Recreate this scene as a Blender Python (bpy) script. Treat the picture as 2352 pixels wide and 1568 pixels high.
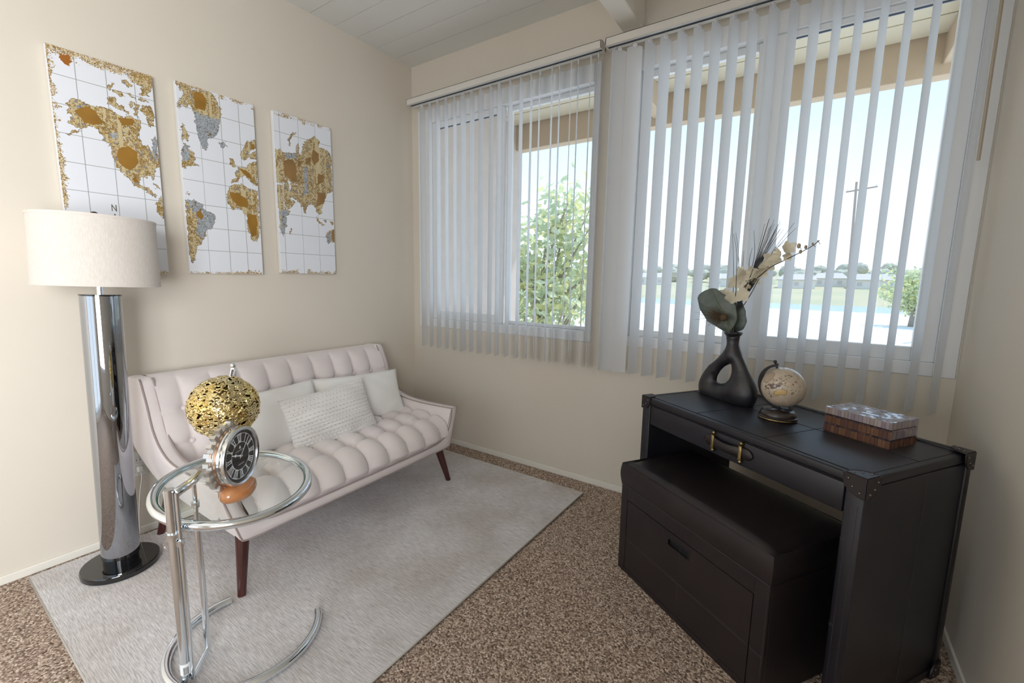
import bpy, bmesh, math, random, json
import numpy as np
from mathutils import Vector, Matrix, Euler
random.seed(7); rng = np.random.RandomState(5)
PI = math.pi
sc = bpy.context.scene
C = sc.collection
for o in list(bpy.data.objects): bpy.data.objects.remove(o)
# ------------------------------------------------------------------ camera
CAM = np.array([2.7072, -2.5461, 1.305]); F = 1012.5
def _rot(yaw, pitch, roll):
    cy, sy, cp, sp = math.cos(yaw), math.sin(yaw), math.cos(pitch), math.sin(pitch)
    f = np.array([sy*cp, cy*cp, sp]); r = np.array([cy, -sy, 0.]); d = np.cross(f, r)
    cr, sr = math.cos(roll), math.sin(roll)
    return np.array([r*cr + d*sr, -r*sr + d*cr, f])
RM = _rot(*[math.radians(a) for a in (-34.211, -7.942, -1.016)])
def ray(x, y): return np.array([(x-1176)/F, (y-784)/F, 1.]) @ RM
def hit(x, y, ax, v):
    d = ray(x, y); return Vector(CAM + (v-CAM[ax])/d[ax]*d)
def hitp(x, y, o, n):
    d = ray(x, y); o = np.array(o); n = np.array(n); return Vector(CAM + ((o-CAM)@n)/(d@n)*d)
cd = bpy.data.cameras.new('camera'); cam = bpy.data.objects.new('camera', cd); C.objects.link(cam)
cd.sensor_width = 36; cd.lens = 36*F/2352; cd.clip_start = .02; cd.clip_end = 2000
m = Matrix([[RM[0][i], -RM[1][i], -RM[2][i], CAM[i]] for i in range(3)] + [[0, 0, 0, 1]])
cam.matrix_world = m
sc.camera = cam
# ------------------------------------------------------------------ light and exposure
vs = sc.view_settings
vs.view_transform = 'Standard'; vs.look = 'None'; vs.gamma = 1; vs.use_curve_mapping = False
vs.exposure = 0.28
w = bpy.data.worlds.new('sky'); sc.world = w; w.use_nodes = True
wn, wl = w.node_tree.nodes, w.node_tree.links
bgn = wn['Background']
tc = wn.new('ShaderNodeTexCoord'); sep = wn.new('ShaderNodeSeparateXYZ'); cr = wn.new('ShaderNodeValToRGB')
wl.new(tc.outputs['Generated'], sep.inputs[0]); wl.new(sep.outputs['Z'], cr.inputs[0]); wl.new(cr.outputs[0], bgn.inputs[0])
cr.color_ramp.elements[0].color = (.84, .92, .98, 1); cr.color_ramp.elements[0].position = 0.0
cr.color_ramp.elements[1].color = (.36, .60, 1.0, 1); cr.color_ramp.elements[1].position = .9
e = cr.color_ramp.elements.new(.3); e.color = (.54, .76, 1.0, 1)
bgn.inputs[1].default_value = 1.32
def sun(name, energy, rot, col, ang):
    l = bpy.data.lights.new(name, 'SUN'); l.energy = energy; l.color = col; l.angle = ang
    o = bpy.data.objects.new(name, l); C.objects.link(o); o.rotation_euler = rot; return o
SUN = sun('sun', 2.7, (math.radians(-27), math.radians(14), 0), (1, .95, .86), .01)
def area(name, loc, rot, sx, sy, en, col, portal=False):
    l = bpy.data.lights.new(name, 'AREA'); l.shape = 'RECTANGLE'; l.size = sx; l.size_y = sy; l.energy = en; l.color = col
    if portal: l.cycles.is_portal = True
    o = bpy.data.objects.new(name, l); C.objects.link(o); o.location = loc; o.rotation_euler = rot; return o
area('window_portal', (.82, .16, 1.75), (PI/2, 0, PI), 1.5, 1.65, 1, (1, 1, 1), True).rotation_euler = (-PI/2, 0, 0)
area('window_portal', (2.49, .16, 1.75), (-PI/2, 0, 0), 1.46, 1.65, 1, (1, 1, 1), True)
# daylight through the glazed doors at the other end of the room, behind the camera
area('patio_daylight', (1.25, -5.34, 1.15), (PI/2, 0, 0), 2.2, 2.0, 7, (.84, .92, 1.0))
# added overhead fill light behind the camera, with no fixture
area('overhead_fill', (2.1, -3.7, 2.84), (0, 0, 0), 1.6, 1.6, 5, (1, .91, .78))
# added fill light from the right, brightens the wall with the canvases
area('side_fill', (3.37, -3.95, 1.35), (0, PI/2, 0), 1.5, 1.6, 73, (.965, .98, 1.0)).data.spread = math.radians(118)

# ------------------------------------------------------------------ helpers
def link(o, parent=None):
    C.objects.link(o)
    if parent is not None: o.parent = parent
    return o
def mesh(name, vs_, fs, mt=None, parent=None, smooth=False):
    me = bpy.data.meshes.new(name); me.from_pydata([tuple(v) for v in vs_], [], [tuple(f) for f in fs]); me.update()
    if smooth: me.polygons.foreach_set('use_smooth', [True]*len(me.polygons))
    if mt: me.materials.append(mt)
    return link(bpy.data.objects.new(name, me), parent)
def from_bm(name, bm, mt=None, parent=None, smooth=False):
    me = bpy.data.meshes.new(name); bmesh.ops.recalc_face_normals(bm, faces=bm.faces); bm.to_mesh(me); bm.free()
    if smooth: me.polygons.foreach_set('use_smooth', [True]*len(me.polygons))
    if mt: me.materials.append(mt)
    return link(bpy.data.objects.new(name, me), parent)
def thing(name, label, cat, loc=(0, 0, 0), rz=0, group=None):
    o = bpy.data.objects.new(name, None); C.objects.link(o); o.location = loc; o.rotation_euler = (0, 0, rz)
    o.empty_display_size = .05
    return tag(o, label, cat, group)
def tag(o, label=None, cat=None, group=None, kind=None):
    if label: o['label'] = label
    if cat: o['category'] = cat
    if group: o['group'] = group
    if kind: o['kind'] = kind
    return o
def struct(o): o['kind'] = 'structure'; return o
def bx(bm, x0, x1, y0, y1, z0, z1, bev=0, mtx=None, seg=1):
    g = bmesh.ops.create_cube(bm, size=1)
    vv = g['verts']
    bmesh.ops.scale(bm, vec=(x1-x0, y1-y0, z1-z0), verts=vv)
    bmesh.ops.translate(bm, vec=((x0+x1)/2, (y0+y1)/2, (z0+z1)/2), verts=vv)
    if bev:
        es = list({e for v in vv for e in v.link_edges})
        r = bmesh.ops.bevel(bm, geom=es, offset=bev, segments=seg, affect='EDGES', profile=.5)
        vv = [v for v in r['verts']] if seg else vv
        vv = list({v for f in r['faces'] for v in f.verts} | set(vv))
        vv = [v for v in vv if v.is_valid]
    if mtx is not None: bmesh.ops.transform(bm, matrix=mtx, verts=vv)
    return vv
def box(name, d, mt, parent=None, bev=0, seg=1, mtx=None, smooth=False):
    bm = bmesh.new(); bx(bm, *d, bev=bev, seg=seg, mtx=mtx); return from_bm(name, bm, mt, parent, smooth)
def tube_bm(bm, pts, rad, n=8, closed=False, caps=True):
    pts = [Vector(p) for p in pts]; N = len(pts)
    rads = rad if isinstance(rad, (list, tuple)) else [rad]*N
    rings = []; up = None
    for i, p in enumerate(pts):
        if closed: t = pts[(i+1) % N]-pts[i-1]
        else: t = pts[min(i+1, N-1)]-pts[max(i-1, 0)]
        if t.length < 1e-9: t = Vector((0, 0, 1))
        t.normalize()
        if up is None:
            a = Vector((0, 0, 1)) if abs(t.z) < .9 else Vector((1, 0, 0)); up = (a-t*a.dot(t)).normalized()
        else:
            up = up-t*up.dot(t); up = up.normalized() if up.length > 1e-6 else t.orthogonal().normalized()
        s = t.cross(up)
        rings.append([bm.verts.new(p+(up*math.cos(2*PI*k/n)+s*math.sin(2*PI*k/n))*rads[i]) for k in range(n)])
    for i in range(N if closed else N-1):
        a, b = rings[i], rings[(i+1) % N]
        for k in range(n): bm.faces.new((a[k], a[(k+1) % n], b[(k+1) % n], b[k]))
    if not closed and caps:
        bm.faces.new(rings[0][::-1]); bm.faces.new(rings[-1])
def tube(name, pts, rad, mt, parent=None, n=10, closed=False):
    bm = bmesh.new(); tube_bm(bm, pts, rad, n, closed); o = from_bm(name, bm, mt, parent, True); sharp(o); return o
def sharp(o, ang=40):
    me = o.data
    me.polygons.foreach_set('use_smooth', [True]*len(me.polygons))
    try: me.set_sharp_from_angle(angle=math.radians(ang))
    except Exception: pass
    return o
def lathe_bm(bm, prof, n=32, mtx=None, ex=1, ey=1):
    rings = []
    for r, z in prof:
        if r < 1e-6: v = bm.verts.new((0, 0, z)); rings.append([v])
        else: rings.append([bm.verts.new((r*ex*math.cos(2*PI*k/n), r*ey*math.sin(2*PI*k/n), z)) for k in range(n)])
    for a, b in zip(rings[:-1], rings[1:]):
        if len(a) == 1 and len(b) == 1: continue
        for k in range(n):
            k2 = (k+1) % n
            if len(a) == 1: bm.faces.new((a[0], b[k2], b[k]))
            elif len(b) == 1: bm.faces.new((a[k], a[k2], b[0]))
            else: bm.faces.new((a[k], a[k2], b[k2], b[k]))
    if mtx is not None:
        bmesh.ops.transform(bm, matrix=mtx, verts=[v for r in rings for v in r])
def lathe(name, prof, mt, parent=None, n=32, mtx=None, ex=1, ey=1):
    bm = bmesh.new(); lathe_bm(bm, prof, n, mtx, ex, ey); o = from_bm(name, bm, mt, parent); return sharp(o)
def smoothpath(pts, k=6):
    P = [Vector(p) for p in pts]; out = []
    for i in range(len(P)-1):
        p0, p1, p2, p3 = P[max(i-1, 0)], P[i], P[i+1], P[min(i+2, len(P)-1)]
        for j in range(k):
            t = j/k; out.append(.5*((2*p1)+(p2-p0)*t+(2*p0-5*p1+4*p2-p3)*t*t+(3*p1-p0-3*p2+p3)*t**3))
    out.append(P[-1]); return out
def grid(name, X, mt, parent=None, closed_u=False, smooth=True, flip=False):
    """X: array (nu, nv, 3)"""
    nu, nv = X.shape[:2]; fs = []
    for i in range(nu if closed_u else nu-1):
        for j in range(nv-1):
            i2 = (i+1) % nu; f = (i*nv+j, i2*nv+j, i2*nv+j+1, i*nv+j+1); fs.append(f[::-1] if flip else f)
    return mesh(name, X.reshape(-1, 3).tolist(), fs, mt, parent, smooth)
def dup(o, parent=None):
    c = o.copy(); link(c, parent)
    for ch in list(o.children): dup(ch, c)
    return c
# ------------------------------------------------------------------ materials
def mat(name, col, rough=.5, metal=0, spec=.5, noise=None, col2=None, bump=None, sheen=0, coat=0, stretch=None, emis=None):
    m_ = bpy.data.materials.new(name); m_.use_nodes = True; n, l = m_.node_tree.nodes, m_.node_tree.links
    b = n['Principled BSDF']; b.inputs['Base Color'].default_value = (*col, 1); b.inputs['Roughness'].default_value = rough
    b.inputs['Metallic'].default_value = metal; b.inputs['Specular IOR Level'].default_value = spec
    b.inputs['Sheen Weight'].default_value = sheen; b.inputs['Coat Weight'].default_value = coat; b.inputs['Coat Roughness'].default_value = .08
    co = n.new('ShaderNodeTexCoord').outputs['Object']
    if stretch:
        mp = n.new('ShaderNodeMapping'); mp.inputs['Scale'].default_value = stretch; l.new(co, mp.inputs[0]); co = mp.outputs[0]
    if noise:
        t = n.new('ShaderNodeTexNoise'); t.inputs['Scale'].default_value = noise[0]; t.inputs['Detail'].default_value = noise[1] if len(noise) > 1 else 3
        l.new(co, t.inputs['Vector'])
        r = n.new('ShaderNodeValToRGB'); r.color_ramp.elements[0].position = .35; r.color_ramp.elements[1].position = .65
        r.color_ramp.elements[0].color = (*col, 1); r.color_ramp.elements[1].color = (*(col2 or col), 1)
        l.new(t.outputs['Fac'], r.inputs[0]); l.new(r.outputs[0], b.inputs['Base Color'])
    if bump:
        t = n.new('ShaderNodeTexNoise'); t.inputs['Scale'].default_value = bump[0]; t.inputs['Detail'].default_value = 3; l.new(co, t.inputs['Vector'])
        bp = n.new('ShaderNodeBump'); bp.inputs['Strength'].default_value = bump[1]; bp.inputs['Distance'].default_value = bump[2]
        l.new(t.outputs['Fac'], bp.inputs['Height']); l.new(bp.outputs[0], b.inputs['Normal'])
    return m_
def nodes(m_): return m_.node_tree.nodes, m_.node_tree.links, m_.node_tree.nodes['Principled BSDF']
M = {}
M['wall'] = mat('cream_wall_paint', (.74, .675, .58), .62, noise=(1.2, 2), col2=(.72, .655, .565), bump=(220, .06, .001))
M['ceil'] = mat('white_ceiling_paint', (.74, .735, .70), .6, bump=(60, .04, .001))
M['trim'] = mat('cream_gloss_trim', (.84, .80, .72), .4)
M['vinyl'] = mat('white_vinyl_frame', (.82, .83, .84), .35)
M['rail'] = mat('blind_rail', (.74, .71, .66), .4)
M['raildark'] = mat('rail_channel', (.10, .13, .18), .4)
M['chrome'] = mat('chrome', (.80, .85, .90), .11, 1)
M['chrome2'] = mat('brushed_chrome', (.72, .72, .73), .22, 1)
M['mirror'] = mat('smoked_chrome', (.40, .42, .46), .03, 1)
M['black'] = mat('gloss_black', (.008, .008, .009), .07, coat=.6)
M['leather'] = mat('black_brown_leather', (.008, .008, .014), .40, spec=.55, noise=(9, 3), col2=(.012, .011, .017), bump=(420, .10, .0008))
M['leather2'] = mat('worn_brown_leather', (.013, .009, .011), .42, spec=.5, noise=(7, 4), col2=(.019, .013, .014), bump=(300, .15, .001))
M['stitch'] = mat('leather_stitching', (.05, .042, .045), .7)
M['gap'] = mat('dark_gap', (.003, .003, .004), .8)
M['brass'] = mat('antique_brass', (.46, .36, .16), .30, 1, noise=(60, 2), col2=(.30, .22, .09))
M['rivet'] = mat('pewter_rivet', (.22, .18, .17), .35, 1)
M['sofa'] = mat('blush_velvet', (.77, .69, .675), .85, spec=.25, sheen=.35, noise=(6, 3), col2=(.81, .73, .715), bump=(700, .10, .0006))
M['piping'] = mat('blush_piping', (.38, .30, .285), .8, sheen=.2)
M['mahog'] = mat('dark_red_mahogany', (.075, .012, .010), .22, noise=(14, 3), col2=(.045, .010, .008), stretch=(1, 1, .15), coat=.4)
M['white_cloth'] = mat('ivory_cotton', (.90, .88, .85), .9, spec=.2, sheen=.2, bump=(900, .08, .0005))
M['shade'] = mat('linen_shade', (.76, .70, .65), .9, spec=.1, noise=(240, 2), col2=(.70, .64, .585), stretch=(1, 1, .2), bump=(500, .15, .0006))
M['ceramic'] = mat('matte_black_ceramic', (.016, .015, .020), .33, spec=.6)
M['wood'] = mat('orange_wood', (.42, .155, .05), .25, noise=(14, 4), col2=(.54, .23, .09), stretch=(.4, 1.4, 3), coat=.7)
M['alum'] = mat('cast_aluminium', (.62, .60, .57), .38, 1, bump=(160, .1, .001))
M['stucco'] = mat('porch_stucco', (.58, .46, .33), .9, noise=(5, 4), col2=(.55, .43, .31), bump=(140, .2, .003))
M['pwall'] = mat('porch_wall_paint', (.62, .55, .50), .9, noise=(5, 4), col2=(.58, .51, .46), bump=(140, .2, .003))
M['soffit'] = mat('porch_soffit', (.66, .60, .46), .8)
M['plastic'] = mat('white_plastic', (.8, .79, .76), .35)
M['paper'] = mat('paper_tag', (.85, .85, .85), .7)
# carpet
cp = mat('frieze_carpet', (.3, .22, .17), .95, spec=.1); n, l, b = nodes(cp); M['carpet'] = cp
co = n.new('ShaderNodeTexCoord').outputs['Object']
t1 = n.new('ShaderNodeTexVoronoi'); t1.inputs['Scale'].default_value = 150; t1.inputs['Randomness'].default_value = 1; l.new(co, t1.inputs['Vector'])
wp = n.new('ShaderNodeTexNoise'); wp.inputs['Scale'].default_value = 125; wp.inputs['Detail'].default_value = 2; l.new(co, wp.inputs['Vector'])
sp = n.new('ShaderNodeSeparateColor'); l.new(t1.outputs['Color'], sp.inputs[0])
r = n.new('ShaderNodeValToRGB'); l.new(sp.outputs[0], r.inputs[0])
r.color_ramp.elements[0].color = (.21, .145, .11, 1); r.color_ramp.elements[1].color = (.86, .73, .62, 1)
e = r.color_ramp.elements.new(.45); e.color = (.50, .38, .30, 1); e = r.color_ramp.elements.new(.8); e.color = (.70, .56, .46, 1)
mx = n.new('ShaderNodeMixRGB'); mx.blend_type = 'MULTIPLY'; mx.inputs[0].default_value = .75
r2 = n.new('ShaderNodeValToRGB'); r2.color_ramp.elements[0].position = .36; r2.color_ramp.elements[0].color = (.30, .25, .22, 1); r2.color_ramp.elements[1].position = .56; r2.color_ramp.elements[1].color = (1, 1, 1, 1)
l.new(wp.outputs['Fac'], r2.inputs[0]); l.new(r.outputs[0], mx.inputs[1]); l.new(r2.outputs[0], mx.inputs[2]); l.new(mx.outputs[0], b.inputs['Base Color'])
bp = n.new('ShaderNodeBump'); bp.inputs['Strength'].default_value = .8; bp.inputs['Distance'].default_value = .004
ma = n.new('ShaderNodeMath'); ma.operation = 'SUBTRACT'; l.new(wp.outputs['Fac'], ma.inputs[0]); l.new(t1.outputs['Distance'], ma.inputs[1])
l.new(ma.outputs[0], bp.inputs['Height']); l.new(bp.outputs[0], b.inputs['Normal'])
# rug: hand-loomed ribs
rg = mat('loomed_rug', (.5, .46, .43), .8, spec=.2, sheen=.3); n, l, b = nodes(rg); M['rug'] = rg
co = n.new('ShaderNodeTexCoord').outputs['Object']
mp = n.new('ShaderNodeMapping'); mp.inputs['Scale'].default_value = (13, 165, 5); l.new(co, mp.inputs[0])
t = n.new('ShaderNodeTexNoise'); t.inputs['Scale'].default_value = 1.6; t.inputs['Detail'].default_value = 4; t.inputs['Roughness'].default_value = .65; l.new(mp.outputs[0], t.inputs['Vector'])
t2 = n.new('ShaderNodeTexNoise'); t2.inputs['Scale'].default_value = 3.2; t2.inputs['Detail'].default_value = 3; l.new(co, t2.inputs['Vector'])
t3 = n.new('ShaderNodeTexNoise'); t3.inputs['Scale'].default_value = 260; l.new(co, t3.inputs['Vector'])
r = n.new('ShaderNodeValToRGB'); r.color_ramp.elements[0].position = .30; r.color_ramp.elements[0].color = (.46, .43, .43, 1); r.color_ramp.elements[1].position = .64; r.color_ramp.elements[1].color = (.84, .81, .815, 1); l.new(t.outputs['Fac'], r.inputs[0])
r2 = n.new('ShaderNodeValToRGB'); r2.color_ramp.elements[0].position = .3; r2.color_ramp.elements[0].color = (.80, .76, .72, 1); r2.color_ramp.elements[1].position = .62; r2.color_ramp.elements[1].color = (1, 1, 1, 1); l.new(t2.outputs['Fac'], r2.inputs[0])
mx = n.new('ShaderNodeMixRGB'); mx.blend_type = 'MULTIPLY'; mx.inputs[0].default_value = 1; l.new(r.outputs[0], mx.inputs[1]); l.new(r2.outputs[0], mx.inputs[2]); l.new(mx.outputs[0], b.inputs['Base Color'])
ad = n.new('ShaderNodeMath'); ad.operation = 'MULTIPLY_ADD'; ad.inputs[1].default_value = .35; l.new(t3.outputs['Fac'], ad.inputs[0]); l.new(t.outputs['Fac'], ad.inputs[2])
bp = n.new('ShaderNodeBump'); bp.inputs['Strength'].default_value = .7; bp.inputs['Distance'].default_value = .003; l.new(ad.outputs[0], bp.inputs['Height']); l.new(bp.outputs[0], b.inputs['Normal'])
# translucent vinyl slats
def translucent(name, col, tr, tcol, rough=.55):
    m_ = bpy.data.materials.new(name); m_.use_nodes = True; n, l = m_.node_tree.nodes, m_.node_tree.links
    b = n['Principled BSDF']; b.inputs['Base Color'].default_value = (*col, 1); b.inputs['Roughness'].default_value = rough; b.inputs['Specular IOR Level'].default_value = .3
    t = n.new('ShaderNodeBsdfTranslucent'); t.inputs[0].default_value = (*tcol, 1)
    mx = n.new('ShaderNodeMixShader'); mx.inputs[0].default_value = tr
    l.new(b.outputs[0], mx.inputs[1]); l.new(t.outputs[0], mx.inputs[2]); l.new(mx.outputs[0], n['Material Output'].inputs[0]); return m_
M['slat'] = translucent('white_vinyl_slat', (.86, .86, .87), .42, (.86, .90, .95))
M['petal'] = translucent('cream_petal', (.86, .80, .66), .3, (.85, .78, .6), .7)
M['leafx'] = translucent('garden_leaf', (.46, .53, .40), .5, (.74, .80, .50), .5)
M['leafy'] = translucent('garden_leaf_yellow', (.66, .66, .36), .5, (.85, .82, .42), .5)
# clear glass: fresnel-weighted reflection over plain transparency
def glassmat(name, tint=(1, 1, 1), rough=0., ior=1.45):
    m_ = bpy.data.materials.new(name); m_.use_nodes = True; n, l = m_.node_tree.nodes, m_.node_tree.links
    n.remove(n['Principled BSDF'])
    tr = n.new('ShaderNodeBsdfTransparent'); tr.inputs[0].default_value = (*tint, 1)
    g = n.new('ShaderNodeBsdfGlossy'); g.inputs['Roughness'].default_value = rough
    lw = n.new('ShaderNodeLayerWeight'); lw.inputs[0].default_value = .5; pw_ = n.new('ShaderNodeMath'); pw_.operation = 'POWER'; pw_.inputs[1].default_value = 5; l.new(lw.outputs['Facing'], pw_.inputs[0])
    fr = n.new('ShaderNodeMath'); fr.operation = 'MULTIPLY_ADD'; fr.inputs[1].default_value = .94; fr.inputs[2].default_value = ((ior-1)/(ior+1))**2*1.6; l.new(pw_.outputs[0], fr.inputs[0]); mx = n.new('ShaderNodeMixShader')
    l.new(fr.outputs[0], mx.inputs[0]); l.new(tr.outputs[0], mx.inputs[1]); l.new(g.outputs[0], mx.inputs[2]); l.new(mx.outputs[0], n['Material Output'].inputs[0]); return m_
M['glass'] = glassmat('window_glass', (.98, .99, .99))
M['tglass'] = glassmat('table_glass', (.94, .98, .96), ior=1.35)
M['gedge'] = mat('green_glass_edge', (.03, .14, .10), .15)
M['cglass'] = glassmat('clock_glass', (1, 1, 1), ior=1.5)
def islandmat(name, cols, rough=.3, coat=0):
    m_ = mat(name, cols[0], rough, coat=coat); n, l, b = nodes(m_)
    g = n.new('ShaderNodeNewGeometry'); r = n.new('ShaderNodeValToRGB'); r.color_ramp.interpolation = 'CONSTANT'
    for i, c in enumerate(cols):
        if i < 2: e_ = r.color_ramp.elements[i]; e_.position = i/len(cols)
        else: e_ = r.color_ramp.elements.new(i/len(cols))
        e_.color = (*c, 1)
    l.new(g.outputs['Random Per Island'], r.inputs[0]); l.new(r.outputs[0], b.inputs['Base Color']); return m_
M['tile_side'] = islandmat('shell_tiles_brown', [(.14, .065, .040), (.165, .08, .045), (.125, .055, .040), (.19, .095, .055), (.15, .07, .045), (.115, .055, .045)], .15, .5)
M['tile_dark'] = islandmat('shell_tiles_dark', [(.03, .02, .03), (.08, .045, .05), (.12, .06, .05), (.05, .04, .07)], .15, .5)
M['tile_pale'] = islandmat('shell_tiles_pale', [(.34, .29, .31), (.29, .24, .27), (.38, .32, .31), (.25, .20, .24), (.32, .25, .23)], .12, .6)
M['tile_top'] = islandmat('shell_tiles_top', [(.25, .22, .26), (.33, .29, .34), (.19, .16, .22), (.40, .36, .40)], .10, .8)
# ------------------------------------------------------------------ room shell
RX, RY, RZ = 3.231, -5.2, 2.898
fl = struct(box('floor', (-.12, RX+.12, RY-.12, .0, -.12, 0), M['carpet']))
wl_ = struct(box('wall_left', (-.12, 0, RY-.12, .14, 0, RZ+.1), M['wall']))
bm = bmesh.new()
for d in [(RX, RX+.12, RY-.12, -4.8, 0, RZ+.1), (RX, RX+.12, -3.1, .14, 0, RZ+.1), (RX, RX+.12, -4.8, -3.1, 0, .55), (RX, RX+.12, -4.8, -3.1, 2.15, RZ+.1)]: bx(bm, *d)  # opening cut for the added side window
wr_ = struct(from_bm('wall_right', bm, M['wall']))
bm = bmesh.new()
for d in [(0, RX, 0, .14, -.3, .926), (0, RX, 0, .14, 2.566, RZ+.1), (0, .07, 0, .14, .926, 2.566), (1.572, 1.765, 0, .14, .926, 2.566), (3.226, RX, 0, .14, .926, 2.566)]: bx(bm, *d)
struct(from_bm('wall_back', bm, M['wall']))
bm = bmesh.new()
for d in [(0, .1, RY-.12, RY, 0, RZ), (2.4, RX, RY-.12, RY, 0, RZ), (.1, 2.4, RY-.12, RY, 2.2, RZ), (.1, 2.4, RY-.12, RY, 0, .05)]: bx(bm, *d)
struct(from_bm('wall_front', bm, M['wall']))
ce = struct(box('ceiling', (-.12, RX+.12, RY-.12, .14, RZ+.006, RZ+.12), M['ceil']))
pw = .1656; y = 0.0; first = None; bmp = bmesh.new(); bx(bmp, 0, RX, -pw+.0035, 0, RZ, RZ+.008)
pm = from_bm('plank', bmp, M['ceil'], ce); pm.location.y = 0
k = 1
while y - pw > RY:
    y -= pw; q = pm.copy(); link(q, ce); q.location = (0, y, rng.uniform(-.0008, .0008)); k += 1
# ceiling beam
struct(box('trim_1', (1.705, 1.812, -5.1, 0, 2.662, RZ), M['trim'], bev=.004))
for nm, d in [('baseboard_left', (0, .011, RY, 0, 0, .038)), ('baseboard_back', (0, RX, -.011, 0, 0, .040)), ('baseboard_right', (RX-.011, RX, RY, 0, 0, .040))]:
    struct(box(nm, d, M['trim'], bev=.004, seg=2))
# ------------------------------------------------------------------ windows
def pane(par, x0, x1, y, z0, z1): return mesh('pane', [(x0, y, z0), (x1, y, z0), (x1, y, z1), (x0, y, z1)], [(0, 1, 2, 3)], M['glass'], par)
def frame_parts(name, parent, rects, y0, y1, mt, bev=.003):
    bm = bmesh.new()
    for r_ in rects: bx(bm, r_[0], r_[1], y0, y1, r_[2], r_[3], bev=bev)
    return from_bm(name, bm, mt, parent)
w1 = struct(frame_parts('window_1', None, [(.07, .205, .926, 2.566), (1.530, 1.572, .926, 2.566), (.205, 1.530, .926, .992), (.205, 1.530, 2.462, 2.566)], -.006, .085, M['vinyl']))
frame_parts('sash', w1, [(.205, .262, .992, 2.462), (.812, .872, .992, 2.462), (.262, .812, .992, 1.052), (.262, .812, 2.420, 2.462)], .008, .042, M['vinyl'])
frame_parts('sash', w1, [(.874, .912, .992, 2.462), (1.516, 1.530, .992, 2.462), (.912, 1.516, .992, 1.014), (.912, 1.516, 2.432, 2.462)], .046, .076, M['vinyl'])
box('sash_gasket', (.262, .266, .020, .030, 1.052, 2.420), M['raildark'], w1)
box('sash_gasket', (.262, .812, .020, .030, 2.415, 2.420), M['raildark'], w1)
pane(w1, .262, .812, .024, 1.052, 2.420)
pane(w1, .912, 1.516, .062, 1.014, 2.432)
lt = box('latch', (.834, .848, -.006, .008, 1.60, 1.68), M['vinyl'], w1, bev=.004, seg=2)
w2 = struct(frame_parts('window_2', None, [(1.765, 1.800, .926, 2.566), (3.155, 3.226, .926, 2.566), (1.800, 3.155, .926, .985), (1.800, 3.155, 2.468, 2.566), (2.395, 2.425, .985, 2.468)], -.006, .085, M['vinyl']))
frame_parts('sash', w2, [(1.800, 1.840, .985, 2.468), (2.375, 2.395, .985, 2.468), (1.840, 2.375, .985, 1.022), (1.840, 2.375, 2.432, 2.468)], .046, .076, M['vinyl'])
frame_parts('sash', w2, [(2.425, 2.500, .985, 2.468), (3.078, 3.155, .985, 2.468), (2.500, 3.078, .985, 1.046), (2.500, 3.078, 2.440, 2.468)], .008, .042, M['vinyl'])
pane(w2, 1.840, 2.375, .062, 1.022, 2.432)
pane(w2, 2.500, 3.078, .024, 1.046, 2.440)
box('sash_gasket', (2.500, 3.078, .018, .024, 2.434, 2.440), M['raildark'], w2)
w3 = struct(frame_parts('window_3', None, [(.1, .16, .05, 2.2), (2.34, 2.4, .05, 2.2), (1.2, 1.3, .05, 2.2), (.16, 2.34, 2.12, 2.2), (.16, 2.34, .05, .12)], RY-.1, RY-.03, M['vinyl']))
pane(w3, .16, 2.34, RY-.065, .12, 2.12)
bm = bmesh.new()
for d in [(-4.8, -4.74, .55, 2.15), (-3.16, -3.1, .55, 2.15), (-3.98, -3.92, .55, 2.15), (-4.74, -3.16, .55, .61), (-4.74, -3.16, 2.09, 2.15)]: bx(bm, RX+.02, RX+.10, *d, bev=.003)
w4 = struct(from_bm('side_fill_window', bm, M['vinyl']))  # unseen window added to go with the side fill light
mesh('pane', [(RX+.06, -4.74, .61), (RX+.06, -3.16, .61), (RX+.06, -3.16, 2.09), (RX+.06, -4.74, 2.09)], [(0, 1, 2, 3)], M['glass'], w4)
# ------------------------------------------------------------------ vertical blinds
S1 = [(0.205, 106), (0.292, 116), (0.379, 112), (0.474, 114), (0.559, 114), (0.65, 101), (0.734, 106), (0.821, 103), (0.915, 105), (0.994, 105), (1.087, 107), (1.177, 107), (1.26, 112), (1.333, 115), (1.426, 113), (1.481, 113), (1.568, 119), (1.617, 113), (1.704, 118), (1.755, 112)]
S2 = [(1.865, 84), (1.894, 37), (1.988, 24), (2.08, 66), (2.17, 63), (2.259, 65), (2.348, 62), (2.436, 65), (2.525, 64), (2.614, 64), (2.705, 63), (2.791, 67), (2.882, 63), (2.972, 67), (3.061, 67), (3.151, 66), (3.24, 65), (3.329, 64), (3.423, 61), (3.507, 62)]
W_ = .080; ztop, zbot = 2.562, .777
def slat_mesh():
    vs_, fs = [], []; nz = 2
    for s in range(7):
        t = s/6*2-1; u = t*W_/2; d = .0045*(1-t*t)
        zt = ztop - (.010*max(0, abs(t)-.55)/.45)
        for z in (zbot, 1.6, zt): vs_.append((u, d-.002, z))
    for s in range(6):
        for j in range(2): fs.append((s*3+j, s*3+3+j, s*3+4+j, s*3+j+1))
    return vs_, fs
svs, sfs = slat_mesh()
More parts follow.
